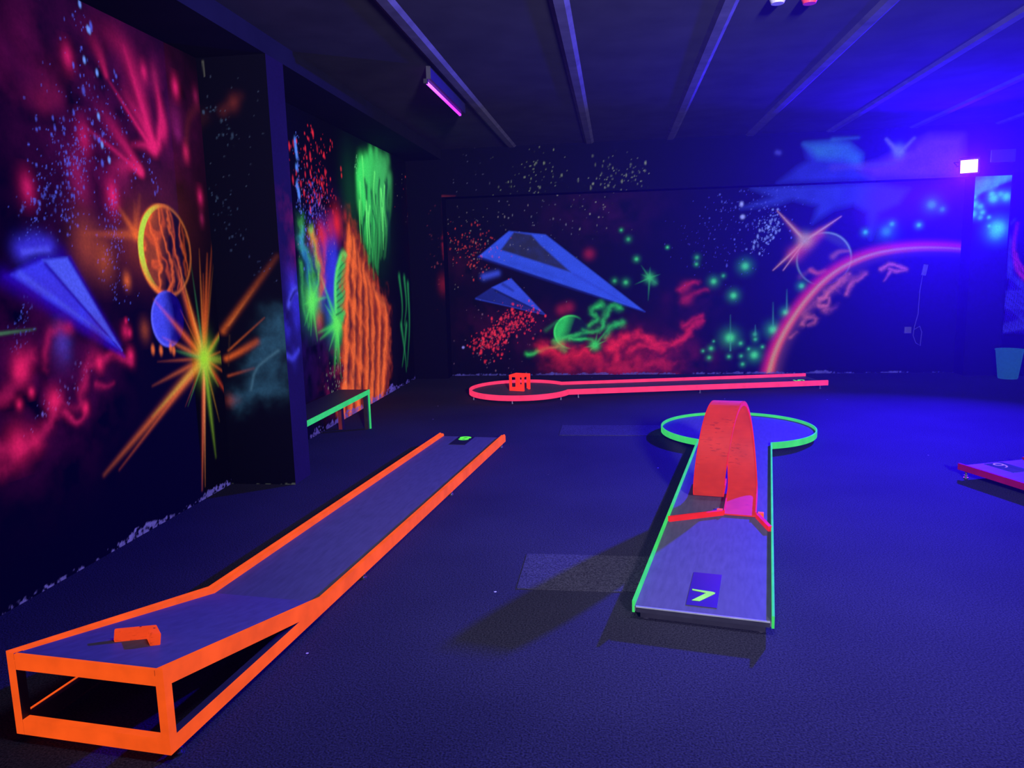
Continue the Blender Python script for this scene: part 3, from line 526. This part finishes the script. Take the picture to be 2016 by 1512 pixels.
    W.stroke([(1565, 500), (1585, 485), (1615, 460)], (204, 70, 80), .09, .06, .55, .4); W.blob((1585, 472), (150, 140, 120), .09, .75); W.stroke([(1640, 505), (1652, 496), (1672, 494)], (150, 80, 80), .04, .02, .6, .5); W.stroke([(1596, 532), (1610, 538), (1624, 534)], (190, 76, 70), .03, .03, .7, .5); W.stroke([(1576, 545), (1600, 528)], (110, 60, 90), .04, .02, .4, .3)
    # the great arc of light
    ARC = [(1509, 733), (1518, 700), (1533, 664), (1555, 626), (1582, 588), (1614, 553), (1650, 525), (1692, 504), (1740, 490), (1800, 483), (1860, 483), (1912, 487)]
    off = lambda d: [(x+d*np.cos(np.radians(a_)), y+d*np.sin(np.radians(a_))) for (x, y), a_ in zip(ARC, np.linspace(15, 88, len(ARC)))]
    W.stroke(off(-5), (140, 14, 96), .06, .045, .7, .3, 2.2); W.stroke(off(0), (206, 34, 76), .05, .035, .8, .35, 2.2); W.stroke(off(9), (240, 84, 50), .045, .025, .9, .1, 2); W.stroke(off(5), (186, 150, 100), .03, .012, .75, .2, 2); W.stroke(off(18), (100, 50, 60), .08, .03, .45, .05)
    for pts, w, a in (([(1612, 590), (1640, 568), (1662, 548), (1668, 540)], .05, .7), ([(1668, 578), (1676, 558), (1690, 550), (1702, 540)], .035, .6), ([(1735, 530), (1755, 520), (1782, 530), (1764, 534), (1750, 530)], .03, .6), ([(1752, 536), (1740, 552)], .02, .4), ([(1612, 602), (1630, 600), (1634, 586)], .03, .7), ([(1580, 640), (1585, 626), (1602, 626), (1606, 634), (1590, 642)], .035, .55), ([(1625, 610), (1645, 606)], .05, .4), ([(1555, 665), (1570, 655)], .03, .4), ([(1580, 620), (1640, 570), (1700, 535)], .06, .3)): W.stroke(pts, (200, 96, 84), w, w*.7, a, a*.6, 1.8, .35)
    W.flakes((70, 64, 150), .03, 10, .7)

def paint_upper(W):
    W.stroke([(868, 386), (896, 386)], (120, 34, 36), .012, .01, .6, .2); W.dots([(1010, 370), (1080, 340), (1060, 310)], (130, 140, 110), 110, .25, .005, .016, .75, 70); W.dots([(1180, 365), (1230, 350), (1255, 335)], (140, 150, 120), 110, .15, .005, .016, .75, 71); W.dots([(890, 330), (1000, 360)], (90, 90, 120), 40, .3, .004, .011, .6, 72)
    W.poly([(1532, 360), (1570, 330), (1592, 318), (1582, 284), (1640, 280), (1672, 284), (1692, 300), (1696, 312), (1690, 335), (1720, 352)], (34, 46, 170), .75, .05, .25, 3)
    W.poly([(1584, 284), (1640, 280), (1672, 285), (1696, 304), (1694, 330), (1660, 315), (1610, 312)], (40, 104, 150), .75, .06, .3, 5); W.poly([(1690, 330), (1730, 320), (1830, 268), (1895, 268), (1895, 352), (1720, 352)], (96, 52, 158), .75, .08, .3, 6)
    W.stroke([(1765, 296), (1745, 274)], (110, 110, 160), .035, .02, .7, .5); W.stroke([(1774, 300), (1800, 272)], (100, 100, 170), .03, .02, .7, .5); W.blob((1770, 298), (92, 110, 170), .07, .8, 2.4, .09); W.poly([(1782, 296), (1800, 276), (1806, 280), (1802, 298)], (50, 20, 130), .7, .03)
    W.stroke([(1640, 330), (1760, 322)], (70, 60, 130), .05, .03, .4, .4); W.stroke([(1530, 300), (1534, 301)], (70, 70, 190), .03, .03, .6, .6); W.stroke([(1640, 275), (1690, 271)], (40, 90, 130), .03, .02, .6, .4)

def paint_block(W):
    TG = (58, 160, 70)
    for k in range(9): W.stroke([(1912, 384-k*4.5), (1950, 368-k*4.6), (2005, 338-k*3.2)], TG, .03, .035, .6-.06*k, .7-.07*k, 1.8, .45)
    W.poly([(1916, 384), (1950, 366), (1996, 352), (1996, 342), (1950, 350), (1916, 372)], TG, .4, .03, .4)
    for x, y, r, a in ((1918, 402, .05, .9), (1930, 407, .04, .6), (1915, 421, .05, .9), (1934, 418, .035, .7), (1930, 428, .035, .5), (1956, 390, .06, .95), (1953, 382, .04, .7), (1981, 387, .06, .8), (1970, 382, .04, .5), (1947, 428, .025, .7), (1948, 445, .025, .7), (1964, 449, .1, .95), (1918, 388, .03, .8), (1960, 460, .09, .3)): W.blob((x, y), (50, 170, 60), r*1.3, a*.5); W.blob((x, y), (70, 220, 70), r*.8, a, 2.4)

def paint_right(W):
    B = (62, 56, 246)
    W.poly([(1984, 440), (1990, 540), (1976, 640), (1974, 656), (2060, 656), (2060, 600), (2010, 560), (1996, 530), (1990, 470)], (40, 16, 200), .8, .02, .4)
    for k in range(9): W.stroke([(1976+k*2, 600-k*4), (2000+k*3, 620-k*5), (2040, 660-k*7)], B if k % 2 else (40, 10, 170), .035, .03, .8, .7, 2, .4)
    for k in range(8): W.stroke([(1978+k*6, 652-k), (1974+k*7, 640-k*2)], (76, 70, 255), .02, .02, .7, .5)
    for k in range(6): W.stroke([(1982, 575+k*6), (2030, 572+k*7)], (70, 64, 250), .018, .018, .6, .5)
    W.stroke([(1984, 470), (1986, 520), (1994, 545), (2020, 570)], (74, 70, 255), .05, .04, .85, .7, 2, .4); W.stroke([(1990, 440), (1998, 432)], B, .02, .02, .7, .5)
    W.stroke([(2003, 440), (1996, 480), (1998, 510), (2006, 535), (2030, 560)], (216, 40, 92), .022, .03, .4, .95); W.stroke([(2001, 500), (2005, 515), (2018, 535)], (216, 40, 92), .015, .02, .6, .9)

def build_murals():
    zt = steps((0, 3.135, .0075))
    for nm, ax, pos, ss, ts, fn, flip in (
        ('wall_left', 'x', -2.95, steps((1.0, 2.6, .04), (2.6, 5.38, .0075)), zt, paint_left, False),
        ('wall_left_recess', 'x', -2.95, steps((5.6, 8.6, .012), (8.6, 10.91, .018)), steps((0, 3.135, .009)), paint_niche, False),
        ('wall_pillar_front', 'y', 5.37, steps((-2.95, -2.43, .009)), steps((0, 3.13, .009)), paint_pillar_front, False),
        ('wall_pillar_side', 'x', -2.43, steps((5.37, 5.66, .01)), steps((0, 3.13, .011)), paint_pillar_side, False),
        ('wall_corner_front', 'y', 10.9, steps((-2.95, -2.445, .014)), steps((0, 3.27, .014)), paint_corner, False),
        ('wall_far', 'y', 11.2, steps((-2.46, 4.66, .0105)), steps((0, 2.62, .0105)), paint_far, False),
        ('wall_far_upper', 'y', 10.9, steps((-2.445, 5.6, .014)), steps((2.61, 3.27, .014)), paint_upper, False),
        ('wall_far_right', 'y', 10.9, steps((4.645, 5.3, .011)), steps((0, 2.61, .011)), paint_block, False),
        ('wall_right_front', 'y', 10.86, steps((5.085, 6.2, .012)), steps((0, 2.64, .012)), paint_right, False)):
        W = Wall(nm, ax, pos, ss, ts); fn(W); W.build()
build_murals()
# ------------------------------------------------------------------ room shell
WX, PX, PY0, PY1 = -2.95, -2.43, 5.37, 5.66       # left wall, pillar face, pillar depth range
FARY, BEAMY, ZB, ZS, ZC = 11.2, 10.9, 2.61, 3.13, 3.27
fl = struct(boxo('floor', (-3.15, -4.2, -.1), (7.8, 11.6, 0), CARPET))
struct(boxo('ceiling', (-3.15, -4.2, ZC), (7.8, 11.6, ZC+.15), SLAB))
struct(boxo('trim_1', (WX-.05, -4.2, ZS), (PX, 10.92, ZC), BEAM))                       # downstand beam along the left wall
for i, x in enumerate((-1.42, -.345, .74, 1.80, 2.83, 3.86, 4.9, 5.95)):                 # ribs of the precast ceiling
    bm = bmesh.new(); pts = [(x-.066, ZC), (x-.034, ZC-.02), (x+.034, ZC-.02), (x+.066, ZC)]
    lo = [bm.verts.new((p[0], -4.1, p[1])) for p in pts]; hi = [bm.verts.new((p[0], 10.9, p[1])) for p in pts]
    bm.faces.new(lo); bm.faces.new(hi[::-1])
    for k in range(4): bm.faces.new((lo[k], hi[k], hi[(k+1) % 4], lo[(k+1) % 4]))
    struct(obj('trim_%d' % (i+2), bm, RIB))
BW = plain('black_wall_paint', (.002, .002, .0028), .95, spec=.03)
struct(boxo('wall_back', (-3.15, -4.2, 0), (7.8, -4.05, ZC), BW))
struct(boxo('wall_right', (7.5, -4.2, 0), (7.8, 11.6, ZC), BW))
struct(boxo('wall_outer_left', (WX-.2, -4.2, 0), (WX-.02, 11.6, ZC), BW))
struct(boxo('wall_outer_far', (-3.15, FARY+.02, 0), (7.8, 11.6, ZC), BW))
struct(boxo('wall_far_beam', (-2.44, BEAMY+.006, ZB), (7.5, FARY+.05, ZC), BW))        # downstand across the far wall
struct(boxo('wall_far_corner', (-3.0, BEAMY+.006, 0), (-2.45, FARY+.05, ZC), BW))
struct(boxo('wall_far_block', (4.645, BEAMY+.006, 0), (7.5, FARY+.05, ZB+.02), BW))
struct(boxo('wall_pillar', (WX-.01, PY0+.006, 0), (PX-.006, PY1-.003, ZS), BW))
struct(boxo('wall_right_panel', (5.085, BEAMY-.04, 0), (7.5, BEAMY+.006, 2.64), BW))

# ------------------------------------------------------------------ lanes
def lane_rail(parent, pts, half, z0, z1, mat, bev=.004):
    bm = bmesh.new(); ribbon(bm, pts, half, z0, z1); return obj('rail', bm, mat, parent, bev)
def rib2(bm, pts, half, z0, z1, closed=False): ribbon(bm, pts, half, z0, z1, closed)
def ell(cx, cy, rx, ry, a0=0, a1=360, n=22):
    return [(cx+rx*math.cos(math.radians(a0+(a1-a0)*i/n)), cy+ry*math.sin(math.radians(a0+(a1-a0)*i/n))) for i in range(n+1)]
def digit(parent, ch, h, mat, loc, rz=0, t=.0012):
    bm = bmesh.new(); w_ = h*.62; k = h*.085
    if ch == '7':
        prism(bm, [(-.42*h, .5*h), (-.40*h, .40*h), (.12*h, .27*h), (-.34*h, -.5*h), (-.06*h, -.5*h), (.42*h, .26*h), (.44*h, .36*h), (.36*h, .42*h)], 0, t)
    elif ch == '8':
        ribbon(bm, ell(0, h*.24, w_*.40, h*.20)[:-1], k*1.35, 0, t, True); ribbon(bm, ell(0, -h*.22, w_*.48, h*.22)[:-1], k*1.35, 0, t, True)
    elif ch == '6':
        ribbon(bm, ell(0, -h*.2, w_*.45, h*.24)[:-1], k*.5, 0, t, True); ribbon(bm, ell(.12*h, -.2*h, w_*.62, h*.66, 180, 85, 14), k*.5, 0, t)
    elif ch == '5':
        ribbon(bm, [(.3*h, .45*h), (-.22*h, .45*h), (-.25*h, .05*h)]+ell(0, -.18*h, .3*h, .25*h, 130, -140, 16), k, 0, t)
    o = obj('digit', bm, mat, parent); o.location = loc; o.rotation_euler.z = rz; return o

# --- the orange ramp lane with its tee at the far end
A8 = math.atan2(.101, .9949); L8 = 4.61; W8 = .622; UF = 1.10; Z0, ZT, ZN = .033, .096, .336
lane8 = thing('minigolf_lane', 'long grey lane with orange rails and raised ramp, numbered 8', 'minigolf lane', (-2.082, 2.193, 0), -A8)
bm = bmesh.new(); D = .026                      # deck: level run, then the ramp up to the near end
pr = [(0.0, ZN-.004), (.03, ZN-.008), (UF, ZT-D), (L8-.015, ZT-D)]
lo = [(L8-.015, ZT-D-.018), (UF, ZT-D-.018), (.03, ZN-.03), (0, ZN-.024)]
prism_x(bm, pr+lo, .03, W8-.03); obj('deck', bm, DECK, lane8)
for x0, x1 in ((0, .032), (W8-.032, W8)):       # side frames: post, sloping bar, bottom bar, then one rail to the tee
    bm = bmesh.new(); T = .058
    sl = (ZT-ZN)/UF; zb = lambda u: ZN+sl*u-T
    uj = (zb(0)-(Z0+T))/-sl                     # where the two bars meet
    prism_x(bm, [(0, Z0), (0, ZN), (.036, ZN+sl*.036), (.036, Z0)], x0, x1)
    prism_x(bm, [(.036, ZN+sl*.036), (UF, ZT), (UF, ZT-.032), (.036, ZN+sl*.036-.032)], x0, x1)
    prism_x(bm, [(.036, ZN+sl*.036-.032), (UF, ZT-.032), (UF, Z0), (uj, Z0+T), (.036, zb(.036))], x0, x1)
    prism_x(bm, [(.036, Z0), (.036, Z0+T), (uj, Z0+T), (UF, Z0)], x0, x1)
    prism_x(bm, [(UF, Z0), (UF, ZT), (L8-.02, ZT), (L8, ZT-.012), (L8, Z0)], x0, x1)
    o = obj('side_rail', bm, ORANGE, lane8); o.data.materials.append(DARKMETAL)
    for p in o.data.polygons:                   # under the ramp only the outside of the steel was painted
        c = p.center; inn = p.normal.x*(1 if x0 == 0 else -1)
        low = c.z < ZN+sl*c.y-.034
        if c.y < UF+.02 and ((inn > .5 and (low or c.y < .036)) or (abs(inn) < .5 and low and c.y > .0005)): p.material_index = 1
    if x0 == 0:
        bm = bmesh.new(); box(bm, (0, .036, Z0+T), (.009, uj, Z0+T+.002)); obj('paint_edge', bm, ORANGE, o)
    bm = bmesh.new()                            # flat strip welded on top of the rail leaves the groove seen along it
    xx = x0 if x0 == 0 else x1-.012
    prism_x(bm, [(0.0, ZN), (UF, ZT), (L8-.02, ZT), (L8-.02, ZT+.006), (UF, ZT+.006), (0.0, ZN+.006)], xx, xx+.012)
    obj('top_strip', bm, ORANGE, o)
bm = bmesh.new()                                # front frame between the posts
box(bm, (.0325, 0, ZN-.06), (W8-.0325, .03, ZN-.026)); box(bm, (.0325, -.0005, ZN-.028), (W8-.0325, .012, ZN-.003)); box(bm, (.0325, 0, Z0), (W8-.0325, .03, Z0+.056))
obj('front_frame', bm, ORANGE, lane8)
for u in (1.6, 3.2): boxo('cross_bar', (.033, u, Z0+.004), (W8-.033, u+.04, Z0+.03), DARKMETAL, lane8)
for u in (.06, 1.55, 3.05, L8-.1):
    for x in (.016, W8-.016): foot(lane8, x, u, Z0+.002)
np8 = boxo('number_plate', (.19, L8-.335, ZT-D), (.338, L8-.016, ZT-D+.003), BLACK, lane8)
digit(np8, '8', .13, LIME8, (.262, L8-.095, ZT-D+.003), PI)

# --- the green keyhole lane with the loop
A7 = math.atan2(.188, .982); W7 = .60; L7 = 3.42; R7 = .685; CU = 3.95; H7 = .045; DZ = .068
lane7 = thing('minigolf_lane', 'grey keyhole lane edged in green, its near end numbered 7', 'minigolf lane', (.074, 3.303, 0), -A7)
ux = math.sqrt(R7**2-(W7/2)**2)
a0 = math.degrees(math.atan2(-ux, -W7/2)); a1 = math.degrees(math.atan2(-ux, W7/2))
arc = ell(W7/2, CU, R7, R7, a0+360, a1, 64)      # clockwise over the far side
key = [(0, 0)]+arc+[(W7, 0)]
bm = bmesh.new(); prism(bm, offset([Vector(p) for p in key], .006, False), DZ-.022, DZ); obj('deck', bm, DECK, lane7)
lane_rail(lane7, key, .006, DZ-.03, DZ+.026, GREEN, .0015)
bm = bmesh.new(); box(bm, (.012, -.004, DZ-.004), (W7-.012, .004, DZ+.002)); obj('end_trim', bm, EDGE, lane7)
boxo('end_face', (.012, -.003, DZ-.026), (W7-.012, .004, DZ-.0045), DARKMETAL, lane7)
bm = bmesh.new(); box(bm, (.03, .012, DZ-.055), (W7-.03, .05, DZ-.022)); box(bm, (.03, .05, DZ-.055), (.07, L7, DZ-.022)); box(bm, (W7-.07, .05, DZ-.055), (W7-.03, L7, DZ-.022)); obj('under_frame', bm, DARKMETAL, lane7)
for x, u in ((.05, .045), (W7-.05, .045), (.05, 1.8), (W7-.05, 1.8), (.02, L7+.02), (W7-.02, L7+.02), (W7/2+.45, CU-.3), (W7/2-.45, CU-.3), (W7/2, CU+.5)): foot(lane7, x, u, DZ-.022)
np7 = boxo('number_plate', (.226, .07, DZ), (.362, .455, DZ+.003), GLOSS, lane7)
digit(np7, '7', .125, LIME, (.29, .185, DZ+.003))

# --- the pink lane along the far wall
A5 = math.radians(11.4)
lane5 = thing('minigolf_lane', 'low grey lane with pink rails and round left end along the far wall', 'minigolf lane', (-1.185, 9.415, 0), A5)
R5, W5, L5 = .64, .632, 3.83; ux = math.sqrt(R5**2-(W5/2)**2)
arc = ell(0, 0, R5, R5, math.degrees(math.atan2(W5/2, ux)), 360-math.degrees(math.atan2(W5/2, ux)), 64)
key = [(L5, W5/2)]+arc+[(L5, -W5/2)]
bm = bmesh.new(); prism(bm, key, .048, .066); obj('deck', bm, DECK, lane5)
lane_rail(lane5, key, .012, .04, .105, PINK)
for x, y in ((-.6, -.2), (-.15, -R5+.06), (.45, -.43), (.68, -W5/2), (2.2, -W5/2), (L5-.1, -W5/2), (-.3, .5), (1.2, W5/2), (L5-.2, W5/2)): foot(lane5, x, y, .048)
np5 = boxo('number_plate', (L5-.36, -.13, .066), (L5-.1, .06, .069), BLACK, lane5)
digit(np5, '5', .13, LIME8, (L5-.24, -.03, .069), PI/2)

# --- the crimson lane that leaves the frame on the right
a6 = math.atan2(-.936, .353)
lane6 = thing('minigolf_lane', 'grey lane with crimson rails running out at the right edge', 'minigolf lane', (2.476, 5.801, 0), a6)
W6, L6 = .585, 3.4
bm = bmesh.new(); box(bm, (.01, .012, .062), (L6, W6-.012, .084)); obj('deck', bm, DECK, lane6)
for y in (.008, W6-.008): lane_rail(lane6, [(0, y), (L6, y)], .008, .054, .102, CRIMSON, .003)
for x in (.06, 1.7, 3.3):
    for y in (.02, W6-.02): foot(lane6, x, y, .062)
PLATE6 = plain('dull_dark_plate', (.055, .055, .062), .8, spec=0)
np6 = boxo('number_plate', (.03, .2, .084), (.28, .36, .086), PLATE6, lane6)
digit(np6, '6', .115, PALE, (.1, .281, .086), -PI/2)

# ------------------------------------------------------------------ obstacles
def place(child, lane, x, y, z=0, rz=0):
    child.matrix_world = Matrix.Translation(lane.location) @ Matrix.Rotation(lane.rotation_euler.z, 4, 'Z') @ Matrix.Translation((x, y, z)) @ Matrix.Rotation(rz, 4, 'Z')
loop = thing('loop_obstacle', 'scuffed orange loop-the-loop track standing across the green-edged lane', 'loop obstacle')
place(loop, lane7, 0, 0, DZ)
RL, UC, WB, VR, VL = .315, 1.80, .192, .415, .205
def helix(r, v_off, n=72):
    pts = []
    for i in range(n+1):
        t = i/n; th = 2*PI*t; v = VR+(VL-VR)*(t*t*(3-2*t))
        pts.append((v+v_off, UC+r*math.sin(th), RL+.006-r*math.cos(th)))
    return pts
entry = [(VR, 1.385), (VR, 1.5), (VR, 1.65)]; exit_ = [(VL, 1.95), (VL, 2.1)]
def band(bm, r0, r1, v0, v1):                  # solid strip between radii, v offsets, with level run-in and run-out
    sec = []
    def lvl(x, y): sec.append([(x+v, y, RL+.006-r) for v, r in ((v0, r0), (v1, r0), (v1, r1), (v0, r1))])
    for x, y in entry: lvl(x, y)
    h = [helix(r, v) for v, r in ((v0, r0), (v1, r0), (v1, r1), (v0, r1))]
    for i in range(len(h[0])): sec.append([q[i] for q in h])
    for x, y in exit_: lvl(x, y)
    V = [[bm.verts.new(p) for p in s_] for s_ in sec]
    for a, b in zip(V, V[1:]):
        for k in range(4): bm.faces.new((a[k], a[(k+1) % 4], b[(k+1) % 4], b[k]))
    bm.faces.new(V[0]); bm.faces.new(V[-1][::-1])
bm = bmesh.new(); band(bm, RL, RL-.008, -WB/2, WB/2); obj('track', bm, LOOPC, loop)
for s_ in (-1, 1):
    bm = bmesh.new(); e = s_*WB/2; band(bm, RL, RL-.03, min(e, e-s_*.007), max(e, e-s_*.007)); obj('rim', bm, REDBAR, loop)
for pts in ([(.012, 1.20), (.315, 1.40)], [(W7-.012, 1.165), (.515, 1.39)]):
    bm = bmesh.new(); ribbon(bm, pts, .011, 0, .03); obj('guide_bar', bm, REDBAR, loop)
for x, u in ((.295, 1.415), (.535, 1.405)): boxo('clamp_block', (x-.017, u-.012, 0), (x+.017, u+.02, .03), ORANGE, loop, .002)

sl_a = math.atan2(ZN-ZT, UF)
ang = thing('angle_obstacle', 'small worn orange V-shaped wooden block on the near ramp', 'angle block')
bm = bmesh.new()
ribbon(bm, [(-.088, -.09), (0, 0), (.088, -.09)], .0175, 0, .046)
WORN = neon('worn_fluorescent_orange_paint', (226, 66, 24), 1.0, scuff=.3)
o = obj('block', bm, WORN, ang, .006)
for x, y in ((-.03, -.026), (.03, -.026)):
    bm = bmesh.new(); cyl(bm, x, y, .0455, .0465, .0045); obj('screw_hole', bm, BLACK, ang)
base = Matrix.Translation(lane8.location) @ Matrix.Rotation(-A8, 4, 'Z')
ua, xa = .325, .312
ang.matrix_world = base @ Matrix.Translation((xa, ua, ZN-.006-(ZN-ZT+D-.006)/UF*ua)) @ Matrix.Rotation(-math.atan2(ZN-ZT+D-.006, UF), 4, 'X') @ Matrix.Rotation(math.radians(0), 4, 'Z')

cube = thing('cube_obstacle', 'open-sided red-orange cube box standing on the round end of the pink lane', 'cube obstacle')
CS, T = .2, .026
bm = bmesh.new()
for x in (0, CS-T):
    for y in (0, CS-T): box(bm, (x, y, 0), (x+T, y+T, CS))
for z in (0, CS-T):
    for a in (0, CS-T):
        if not (z == 0 and a == CS-T): box(bm, (T, a, z), (CS-T, a+T, z+T+(.02 if z == 0 else 0)))
        if z: box(bm, (a, T, z), (a+T, CS-T, z+T))
        elif a == 0: box(bm, (a, T, z), (a+T, CS-T, z+T))
bmesh.ops.translate(bm, verts=bm.verts, vec=(-CS/2, -CS/2, 0)); obj('frame', bm, CUBEC, cube)
bm = bmesh.new(); box(bm, (-CS/2+T, -CS/2+T, CS-.012), (CS/2-T, CS/2-T, CS-.003)); obj('top_board', bm, CUBEC, cube)
boxo('side_board', (.03, -CS/2+.004, .04), (CS/2-T, -CS/2+.016, .085), CUBEC, cube); boxo('side_board', (CS/2-.016, CS/2-T-.055, .02), (CS/2-.004, CS/2-T, CS-T), CUBEC, cube)
bm = bmesh.new(); box(bm, (-.035, .02, .0), (-.02, .05, CS-.02)); obj('inner_post', bm, CUBEC, cube)
place(cube, lane5, 0, 0); cube.location = (-1.2, 9.44, .0665); cube.rotation_euler = (0, 0, math.radians(-19))

# ------------------------------------------------------------------ bench
b = thing('bench', 'low dark wooden bench with green front edge by the left wall behind the pillar', 'bench', (-2.49, 7.42, 0))
boxo('seat', (-.33, -1.7, .375), (-.012, 0, .405), WOOD, b, .003)
for x in (-.33, -.055):
    for y in (-.06, -1.69): boxo('leg', (x, y-.0, 0), (x+.04, y+.058, .375), WOOD, b)
boxo('edge_strip', (-.012, -1.7, .36), (0, 0, .405), BENCHG, b)
boxo('leg_strip', (-.015, -.022, 0), (-.003, 0, .36), BENCHG, b)
boxo('leg_strip', (-.33, -.066, 0), (-.295, -.0605, .375), plain('red_lit_edge', (.2, .015, .01), .6), b)  # red light on the rear leg's edge, put in as a coloured strip
b.location.z = 0

# ------------------------------------------------------------------ lamps, bin, small things
tl = thing('tube_lamp', 'slim violet ultraviolet tube lamp fixed beside a ceiling rib', 'tube lamp', (-1.56, 7.25, 3.152), math.radians(0))
bm = bmesh.new(); box(bm, (.012, -.75, .014), (.05, .75, ZC-3.152)); obj('housing', bm, DARKMETAL, tl)
bm = bmesh.new(); tube(bm, [(0, -.71, 0), (0, .71, 0)], .013, 12); obj('tube', bm, glow('violet_tube', (.36, .02, 1.0), 3.2), tl, smooth=True)
for y in (-.74, .71):
    bm = bmesh.new(); box(bm, (-.016, y, -.016), (.016, y+.03, .02)); obj('end_cap', bm, BLACK, tl)
fld = thing('floodlight', 'bright violet ultraviolet floodlight at the far right top of the wall', 'floodlight', tuple(LAMP))
rot = LDIR.to_track_quat('Y', 'Z').to_euler()
bm = bmesh.new(); box(bm, (-.115, -.05, -.1), (.115, .05, .1)); o = obj('housing', bm, BLACK, fld, .006); o.rotation_euler = rot
bm = bmesh.new(); box(bm, (-.095, .0505, -.08), (.095, .056, .08)); o = obj('lens', bm, glow('lamp_lens', (.65, .34, 1.0), 5), fld, .002); o.rotation_euler = rot
bm = bmesh.new(); tube(bm, [(-.125, 0, 0), (-.125, .06, .0), (-.125, .155, .06)], .008); tube(bm, [(.125, 0, 0), (.125, .09, 0), (.125, .155, .06)], .008); tube(bm, [(-.125, .15, .06), (.125, .15, .06)], .008); obj('bracket', bm, DARKMETAL, fld)
jb = boxo('junction_box', (4.78, BEAMY-.07, 2.77), (5.08, BEAMY, 2.93), BLACK, None, .006); jb['label'] = 'dark square box on the wall right of the floodlight'; jb['category'] = 'junction box'

bn = thing('waste_bin', 'mint plastic waste bin on the floor by the right panel', 'waste bin', (5.075, 10.62, 0))
bm = bmesh.new(); n = 28; prof = [(.0, .006), (.108, .0), (.114, .01), (.158, .37), (.166, .372), (.166, .384), (.155, .384), (.15, .37), (.107, .018), (.0, .018)]
rings = [[bm.verts.new((r*math.cos(2*PI*k/n), r*math.sin(2*PI*k/n), z)) for k in range(n)] for r, z in prof[1:-1]]
for A_, B_ in zip(rings, rings[1:]):
    for k in range(n): bm.faces.new((A_[k], A_[(k+1) % n], B_[(k+1) % n], B_[k]))
bm.faces.new(rings[0][::-1]); bm.faces.new(rings[-1])
obj('bucket', bm, BIN, bn, smooth=True)

c1 = thing('thermostat', 'slim grey wall control with a cord on the far wall', 'wall control', (4.19, FARY-.001, 1.42))
o = boxo('housing', (-.03, -.03, -.075), (.03, 0, .075), DEVICE, c1, .004); o.rotation_euler.y = math.radians(10)
bm = bmesh.new(); tube(bm, [(-.02, -.012, -.07), (-.045, -.01, -.3), (-.05, -.01, -.6), (-.09, -.01, -.78), (-.1, -.012, -.9), (-.06, -.012, -1.0), (-.0, -.01, -1.04), (.01, -.01, -.85), (-.02, -.012, -.77), (-.09, -.02, -.81)], .006); obj('cord', bm, DEVICE, c1, smooth=True)
so = boxo('wall_socket', (3.97, FARY-.025, .555), (4.06, FARY-.001, .645), DEVICE, None, .005); so['label'] = 'pale square power socket low on the far wall'; so['category'] = 'socket'
for nm, px, mat, lab in (('smoke_detector', 1531, plain('white_plastic', (.3, .3, .3), .5), 'white round smoke detector on the ceiling at the top edge'), ('ceiling_sensor', 1594, plain('red_plastic', (.5, .03, .03), .5), 'small red round sensor on the ceiling at the top edge')):
    d = ray(px, -4); t = (ZC-H)/d[2]; P = d*t
    bm = bmesh.new(); cyl(bm, P[0], P[1], ZC-.035, ZC+.0, .04, .055, 20); o = obj(nm, bm, mat); o['label'] = lab; o['category'] = 'detector' if 'smoke' in nm else 'sensor'
for lab, x0, x1, y0, y1 in (('pale worn carpet strip under the near end of the green-edged lane', -.5, .35, 3.6, 4.07), ('pale worn carpet strip left of the loop lane round end', -.54, .6, 7.12, 7.58)):
    o = boxo('carpet_patch', (x0, y0, -.01), (x1, y1, .0035), PATCH); o['label'] = lab; o['category'] = 'carpet patch'
